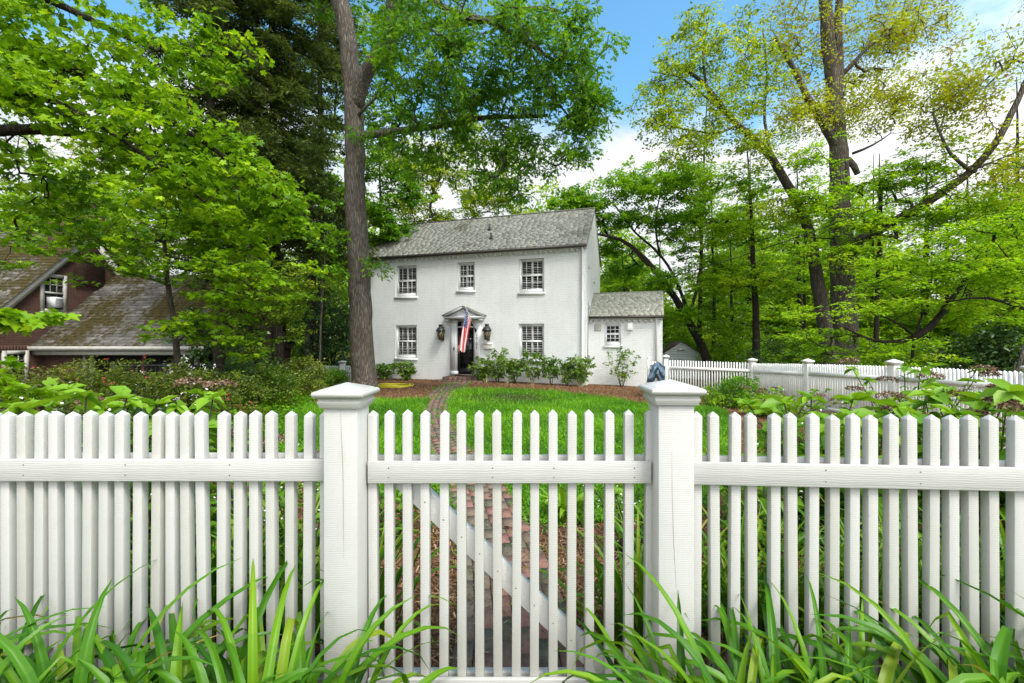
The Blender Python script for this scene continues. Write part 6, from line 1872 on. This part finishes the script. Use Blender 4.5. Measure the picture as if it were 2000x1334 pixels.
# the giant maple with several leaders
Yh = 18.5
gi = [(np.array([foot(1652, Yh), *L3([(1650, 640, Yh), (1645, 540, Yh), (1643, 440, Yh), (1641, 360, Yh), (1638, 300, Yh), (1632, 230, Yh), (1628, 160, Yh), (1618, 80, Yh), (1612, 0, Yh), (1606, -160, Yh)])]), .50, .16),
      (L3([(1640, 300, Yh), (1610, 245, 18.3), (1580, 195, 18.1), (1555, 145, 18), (1540, 110, 17.9), (1515, 75, 17.8)]), .19, .06), (L3([(1634, 200, Yh), (1640, 140, 18.6), (1636, 70, 18.7), (1640, 0, 18.8), (1645, -120, 18.8)]), .19, .10), (L3([(1640, 150, 18.6), (1665, 130, 18.4), (1700, 80, 18.2), (1750, 60, 18)]), .10, .03),
      (L3([(1642, 310, Yh), (1665, 300, 18.4), (1675, 340, 18.3)]), .14, .10), (L3([(1665, 300, 18.4), (1700, 290, 18.2), (1740, 260, 18)]), .06, .02),
      (L3([(1648, 485, Yh), (1690, 462, 18), (1750, 432, 17.3), (1810, 395, 16.6), (1850, 370, 16.2), (1895, 338, 15.8), (1930, 305, 15.4), (1960, 255, 15.2), (1990, 195, 15), (2020, 120, 15)]), .19, .06), (L3([(1905, 335, 15.7), (1870, 322, 15.6), (1848, 295, 15.6), (1835, 260, 15.6), (1822, 220, 15.6)]), .075, .03), (L3([(1690, 470, 18), (1720, 400, 17.8), (1705, 340, 17.8)]), .05, .02)]
gcl = [blob(1545, 90, 18.8, 2.2, 1.9, 2, 105, rng), blob(1710, 70, 20.0, 2.2, 1.9, 2, 112, rng), blob(1790, 60, 17.6, 1.6, 1.6, 1.8, 61, rng), blob(1660, 200, 20.4, 2.8, 1.4, 2, 102, rng), blob(1760, 190, 17.4, 1.9, 1.4, 1.8, 78, rng), blob(1860, 230, 16, 1.5, 1.3, 1.5, 47, rng), blob(1960, 330, 15.4, 1.3, 1.3, 1.4, 44, rng), blob(1940, 120, 15.4, 1.3, 1.8, 1.4, 30, rng), blob(1560, 220, 17.8, 1.6, 1, 1.4, 57, rng), blob(1650, -120, 18, 4, 1.8, 3, 102, rng), blob(1880, 200, 15.5, 1.6, .8, 1.4, 27, rng)]
plant('giant_maple', 'giant old maple with a massive trunk, several upright leaders and sparse bronze young leaves', 'tree', gi, gcl, None, (OAKBARK, G['bronze']), 551, None, .0065, .60, .6, 44, .105, .3, .5, .2, T_DIAMOND, .72, .24, .2, 3, sides=20, jit=.06, flare=1.1)
# its companion leaning out to the left
Yi = 17.5
co = [(np.array([foot(1625, Yi), *L3([(1615, 660, Yi), (1603, 590, Yi), (1592, 520, Yi), (1580, 450, Yi), (1560, 400, 17.4), (1535, 355, 17.3), (1508, 310, 17.2), (1480, 275, 17.1), (1445, 248, 17), (1420, 225, 17), (1398, 190, 17), (1378, 160, 17), (1345, 140, 17)])]), .28, .06),
      (L3([(1440, 245, 17), (1400, 262, 16.9), (1350, 255, 16.8), (1300, 245, 16.7)]), .05, .02), (L3([(1378, 160, 17), (1372, 100, 17.1), (1385, 30, 17.2)]), .05, .02), (L3([(1508, 310, 17.2), (1490, 230, 17.2), (1500, 150, 17.4), (1490, 60, 17.5)]), .06, .02), (L3([(1420, 225, 17), (1330, 150, 16.8), (1270, 140, 16.6)]), .04, .015)]
ccl = [blob(1400, 90, 17, 1.8, 1.6, 1.7, 54, rng), blob(1310, 150, 16.7, 1.3, 1.2, 1.4, 44, rng), blob(1290, 230, 16.6, 1.1, 1.0, 1.2, 36, rng), blob(1400, 220, 17, 1.8, 1.1, 1.6, 52, rng), blob(1470, 150, 17.3, 1.4, 1.5, 1.5, 42, rng), blob(1340, 290, 16.8, 1.3, .7, 1.2, 30, rng), blob(1480, 290, 17.2, 1.5, .9, 1.3, 36, rng), blob(1350, 50, 17, .8, .8, 1, 15, rng), blob(1520, 400, 17.3, 1.3, .8, 1, 24, rng)]
plant('leaning_maple', 'tall slender maple leaning left out of the giant maple with small yellow green leaves', 'tree', co, ccl, None, (GREYBARK, G['yellow']), 552, None, .0065, .50, .5, 52, .105, .3, .5, .2, T_DIAMOND, .36, .24, .2, 3, sides=14, flare=1.15)
# layered dogwood with an arching dark limb
Yk = 12.5
dg = [(np.array([foot(1782, Yk), *L3([(1780, 700, Yk), (1782, 660, Yk), (1795, 630, Yk), (1812, 590, Yk), (1820, 540, Yk)])]), .055, .02), (L3([(1781, 662, Yk), (1755, 668, 12.4), (1720, 670, 12.2), (1690, 662, 12), (1650, 640, 11.8)]), .06, .02), (L3([(1781, 662, Yk), (1810, 650, 12.6), (1836, 622, 12.7), (1850, 595, 12.8), (1875, 560, 13), (1910, 520, 13.2)]), .10, .04),
      (L3([(1785, 655, Yk), (1760, 635, 12.3), (1730, 620, 12.2), (1700, 605, 12), (1640, 600, 11.8)]), .035, .012)]
dcl = [spray(L3([(1575, 690, 13.6), (1640, 685, 12.6), (1720, 690, 12), (1780, 690, 12.2)]), .5, .14, 44, rng), spray(L3([(1600, 615, 11.8), (1680, 600, 12), (1760, 590, 12.2), (1850, 570, 12.6), (1900, 540, 12.8)]), .55, .14, 60, rng), spray(L3([(1740, 520, 12.4), (1830, 500, 12.6), (1920, 490, 12.8), (2010, 470, 13)]), .6, .2, 66, rng), spray(L3([(1680, 560, 12), (1780, 545, 12.3), (1880, 520, 12.6), (1990, 530, 12.8)]), .55, .15, 60, rng), spray(L3([(1585, 655, 13.2), (1650, 650, 12.4)]), .35, .12, 18, rng)]
plant('dogwood_tree', 'low dogwood with a dark arching limb and flat bright tiers just beyond the side fence', 'tree', dg, dcl, None, (DARKBARK, G['bright']), 553, None, .0065, .42, .20, 60, .085, .28, .68, .18, T_DIAMOND, .5, .18, .16, 2, sides=10)
d2 = [(np.array([(12.8, 10.2, -.6), (12.6, 10.3, 1.5), *L3([(2080, 600, 10.8)])]), .12, .08), (L3([(2080, 600, 10.8), (2010, 620, 10.8), (1975, 600, 10.9), (1960, 575, 11), (1930, 572, 11.1), (1880, 580, 11.2), (1860, 588, 11.3)]), .06, .02), (L3([(2060, 600, 10.8), (2000, 540, 11), (1950, 480, 11.2)]), .045, .012)]
plant('dogwood_tree', 'dogwood reaching in from the right edge with a dark level branch and bright tiers', 'tree', d2, [spray(L3([(1820, 460, 11.6), (1910, 450, 11.4), (2010, 430, 11.2), (2080, 440, 11)]), .5, .16, 50, rng), spray(L3([(1870, 540, 11.4), (1950, 530, 11.2), (2040, 540, 11)]), .45, .14, 40, rng), spray(L3([(1950, 600, 11), (2040, 620, 10.9)]), .4, .15, 16, rng)], None, (DARKBARK, G['bright']), 554, None, .006, .42, .22, 54, .085, .28, .68, .18, T_DIAMOND, .46, .18, .16, 2)
# tiers of a tall bright maple between the big trunks and the fence
tb = [(np.array([foot(1478, 21.5), *L3([(1477, 690, 21.5), (1476, 600, 21.5), (1470, 500, 21.5), (1468, 420, 21.5), (1462, 330, 21.5), (1458, 270, 21.5)])]), .20, .02)]
plant('beech_tree', 'bright tiered tree with a straight dark trunk midway between the addition and the giant maple', 'tree', tb, [blob(1450, 360, 21, 2.2, 1.0, 1.8, 46, rng), blob(1420, 450, 21, 2.0, .9, 1.6, 44, rng), blob(1520, 450, 21, 1.6, .8, 1.4, 30, rng), blob(1460, 545, 21, 2.2, .8, 1.6, 46, rng), blob(1400, 560, 21.5, 1.4, .8, 1.2, 28, rng), blob(1540, 560, 21, 1.2, .5, 1, 14, rng), blob(1420, 640, 22, 1.6, .7, 1.2, 28, rng)], None, (DARKBARK, G['maple']), 555, None, .009, .55, .28, 70, .12, .3, .66, .22, T_DIAMOND, .6, .18, .17, 2, sides=12)
tc_ = [(np.array([foot(1712, 17.4), *L3([(1712, 600, 17.4), (1716, 500, 17.4), (1720, 420, 17.4), (1722, 350, 17.4)])]), .10, .05)]
plant('beech_tree', 'bright tiered tree right of the giant maple trunk under its heavy right limb', 'tree', tc_, [blob(1740, 360, 16.6, 2.0, .8, 1.2, 56, rng), blob(1690, 440, 16.6, 1.7, .7, 1.2, 48, rng), blob(1590, 385, 16.4, 1.2, .8, 1.0, 34, rng), blob(1830, 420, 16.5, 1.5, .7, 1.2, 44, rng), blob(1910, 400, 16.5, 1.3, .7, 1.2, 30, rng), blob(1800, 320, 16.5, 1.5, .7, 1.2, 34, rng), blob(1590, 310, 16.8, 1.1, .7, 1, 24, rng), blob(1650, 500, 16.6, 1.0, .5, .8, 20, rng), blob(1560, 480, 16.6, 1.0, .6, .8, 20, rng), blob(1760, 510, 16.8, 1.3, .5, .8, 28, rng)], None, (DARKBARK, G['bright']), 556, None, .008, .50, .26, 64, .105, .3, .66, .22, T_DIAMOND, .50, .18, .17, 2, sides=10)
UN = 'bright understory trees in the wood beyond the right fence'
un = [(1430, 25, 330, [(1430, 420, 25, 2.4, 1.4, 1.6, 50), (1400, 520, 25, 2.2, 1.0, 1.5, 44), (1450, 620, 24.5, 2.2, .9, 1.4, 40), (1380, 340, 25, 1.6, 1.2, 1.4, 26)], 'bright understory tree behind the straight dark trunk'), (1570, 25, 330, [(1560, 430, 25, 2.0, 1.2, 1.5, 36), (1600, 540, 24.5, 1.8, .9, 1.4, 34), (1540, 610, 24.5, 1.5, .6, 1.3, 18), (1590, 680, 24, 2, .6, 1.3, 30)], 'bright understory tree seen between the leaning maple and the straight trunk'),
      (1705, 24.5, 300, [(1710, 420, 24, 2.4, 1.3, 1.5, 46), (1700, 540, 24, 2.2, 1.0, 1.4, 42), (1730, 630, 23.5, 2.0, .8, 1.3, 36)], 'bright understory tree filling the gap right of the giant trunk'), (1850, 23, 300, [(1850, 420, 23, 2.2, 1.2, 1.4, 44), (1830, 530, 22.5, 2.2, 1.0, 1.4, 44), (1870, 630, 22.5, 2.2, .9, 1.4, 44)], 'bright understory tree behind the upper dogwood tiers'),
      (1965, 21, 260, [(1970, 400, 21, 2.0, 1.2, 1.4, 40), (1960, 500, 20.5, 2.0, 1.1, 1.4, 42), (1985, 600, 20.5, 1.8, 1.0, 1.3, 40), (2020, 320, 21, 1.6, 1.3, 1.4, 28)], 'bright understory tree at the right edge'), (1290, 31, 380, [(1290, 560, 30, 2.4, 1.2, 1.5, 44), (1220, 540, 30, 2.4, 1.2, 1.5, 40), (1330, 640, 30, 2.2, .9, 1.4, 36), (1190, 470, 30, 1.6, 1, 1.2, 22)], 'bright understory tree behind the addition and the leaning trunk')]
for i, (px, Y, top, bs, lab) in enumerate(un):
    tree('understory_tree', lab, px, Y, top, .13, bs, DARKBARK, G['bright'] if i % 2 else G['maple'], 600 + i, UN, twig=.009, clump_r=.62, flat=.32, per=66, size=.145, up=.64, droop=.2, fine=1, tmu=.58)
# slim dark trunks of the wood behind the garage and fence
SL = 'slim trees in the wood beyond the right hand fence'
slim = [(1364, 27, 150, .16, 20, [(1350, 480, 26.5, 1.8, 1.2, 1.4, 24), (1380, 380, 26.5, 1.8, 1.4, 1.4, 24), (1390, 600, 27, 1.6, 1, 1.2, 22)], 'slim dark tree just right of the leaning trunk'), (1392, 26, 300, .12, -6, [(1400, 540, 26, 1.6, 1, 1.2, 20), (1410, 450, 26, 1.5, 1, 1.2, 18)], 'thinnest dark trunk behind the garage roof'),
        (1462, 29, 300, .16, 4, [(1470, 580, 29, 1.8, 1, 1.4, 22), (1440, 520, 29, 1.8, 1, 1.4, 20)], 'dark trunk close behind the straight dark one'), (1808, 24, 200, .24, 0, [(1820, 560, 24, 2, 1, 1.5, 30), (1790, 640, 24, 2, .8, 1.4, 30), (1850, 480, 24, 2, 1, 1.5, 26)], 'dark trunk behind the arching dogwood limb'),
        (1890, 27, 250, .22, 0, [(1890, 600, 26, 2.2, 1, 1.5, 36), (1930, 500, 26, 2.4, 1.2, 1.5, 32), (1860, 650, 25, 1.8, .7, 1.5, 26)], 'trunk farther right behind the level dogwood branch'), (1560, 28, 200, .2, -6, [(1560, 500, 28, 2, 1.2, 1.5, 24), (1540, 660, 27, 2, .7, 1.4, 24)], 'trunk seen just left of the leaning maple'),
        (1225, 30, 380, .14, -30, [(1200, 560, 29, 2, 1, 1.4, 30), (1250, 480, 29, 2.2, 1.2, 1.5, 30), (1290, 620, 28, 1.6, .9, 1.2, 22)], 'crooked dark stem above the addition roof'), (1720, 33, 250, .26, 0, [(1720, 560, 32, 2.6, 1.4, 1.8, 26), (1690, 650, 31, 2.2, .7, 1.5, 24)], 'trunk deep in the wood right of the giant maple'),
        (1985, 24, 150, .2, 4, [(1990, 600, 23, 2, 1.2, 1.5, 34), (1960, 660, 22, 1.8, .7, 1.4, 30), (2010, 450, 23, 2, 1.4, 1.5, 28)], 'trunk at the right edge behind the dogwood')]
for i, (px, Y, top, r0, ln, bs, lab) in enumerate(slim):
    tree('slim_tree', lab, px, Y, top, r0, bs, DARKBARK, G['maple'] if i not in (5, 7) else G['bright'], 560 + i, SL, ln, twig=.010, clump_r=.62, flat=.34, per=66, size=.15, up=.62, droop=.2, fine=1, tmu=.60)
shrub('yew', 'small dark yew beyond the fence left of the leaning maple', 'yew', hx(1530, 19), 19, 1.5, 2.2, 90, 66, .09, (DARKBARK, G['dark']), 580, None, T_SLIM, .36, None, 1.0, .0, tmu=.6)
shrub('rhododendron', 'dark glossy rhododendron at the right edge beyond the side fence', 'rhododendron', 12.3, 11.6, 1.1, 2.5, 95, 60, .10, (DARKBARK, G['dark']), 581, None, T_OVATE, .36, None, 1.0, .0, tmu=.55)
shrub('rhododendron', 'dark rhododendron mound behind the right end of the side fence', 'rhododendron', hx(1905, 15), 15, 1.4, 1.9, 90, 60, .10, (DARKBARK, G['holly']), 582, None, T_OVATE, .36, None, 1.0, .0, tmu=.4)
for i, (px, Y, r, h, lab) in enumerate([(1450, 24, 2.0, 1.9, 'low thicket beyond the fence behind the straight dark trunk'), (1600, 22.5, 1.9, 2.2, 'low thicket at the foot of the leaning maple'), (1700, 21, 1.8, 1.7, 'low thicket right of the giant maple foot'), (1800, 19, 1.7, 1.7, 'low thicket beneath the arching dogwood limb'), (1340, 27, 1.8, 2.2, 'low thicket behind the garage'), (1990, 17, 1.7, 2.0, 'low thicket at the right edge behind the rhododendron')]):
    shrub('thicket', lab, 'thicket', hx(px, Y), Y, r, h + .6, int(52 * r), 60, .12, (STEM, G['maple'] if i % 2 else G['bright']), 585 + i, 'thickets beyond the fences', T_DIAMOND, .45, None, 1.2, .0, tmu=.4)
m = MB(); m.tube(L3([(1978, 760, 9.8), (1990, 715, 9.8), (2006, 660, 9.9)]), [.05, .04, .035], 8); m.tube(L3([(1978, 760, 9.8), (1982, 712, 9.75)]), [.02, .012], 6)
tag(m.build('dead_stub', GREYBARK, None, True), 'short bare leaning stub beyond the right end of the side fence', 'stump')

# the far wood beyond everything: one mass
g = np.random.default_rng(900)
n = 9500
ang = g.uniform(R(-64), R(64), n); dist = g.uniform(42, 62, n)
zt = 4.0 + 13.0 * (0.5 + .5 * np.sin(ang * 9 + 1.2) * np.sin(ang * 23)) * g.uniform(.5, 1.2, n)
zc = -1.6 + (zt + 1.6) * g.random(n) ** .75
c0 = np.column_stack([dist * np.sin(ang), dist * np.cos(ang), zc])
per = 36; off = unit(g.standard_normal((n * per, 3))) * (g.random((n * per, 1)) ** .5) * np.array([1.3, 1.3, .7])
c = np.repeat(c0, per, 0) + off
tint = np.repeat(.5 + .2 * g.standard_normal(n), per) + .15 * g.standard_normal(n * per)
tag(leaf_mesh('far_wood', c, .42 * (.6 + .8 * g.random(len(c))), g, T_DIAMOND, G['far'], None, tint, up=.5), kind='stuff')
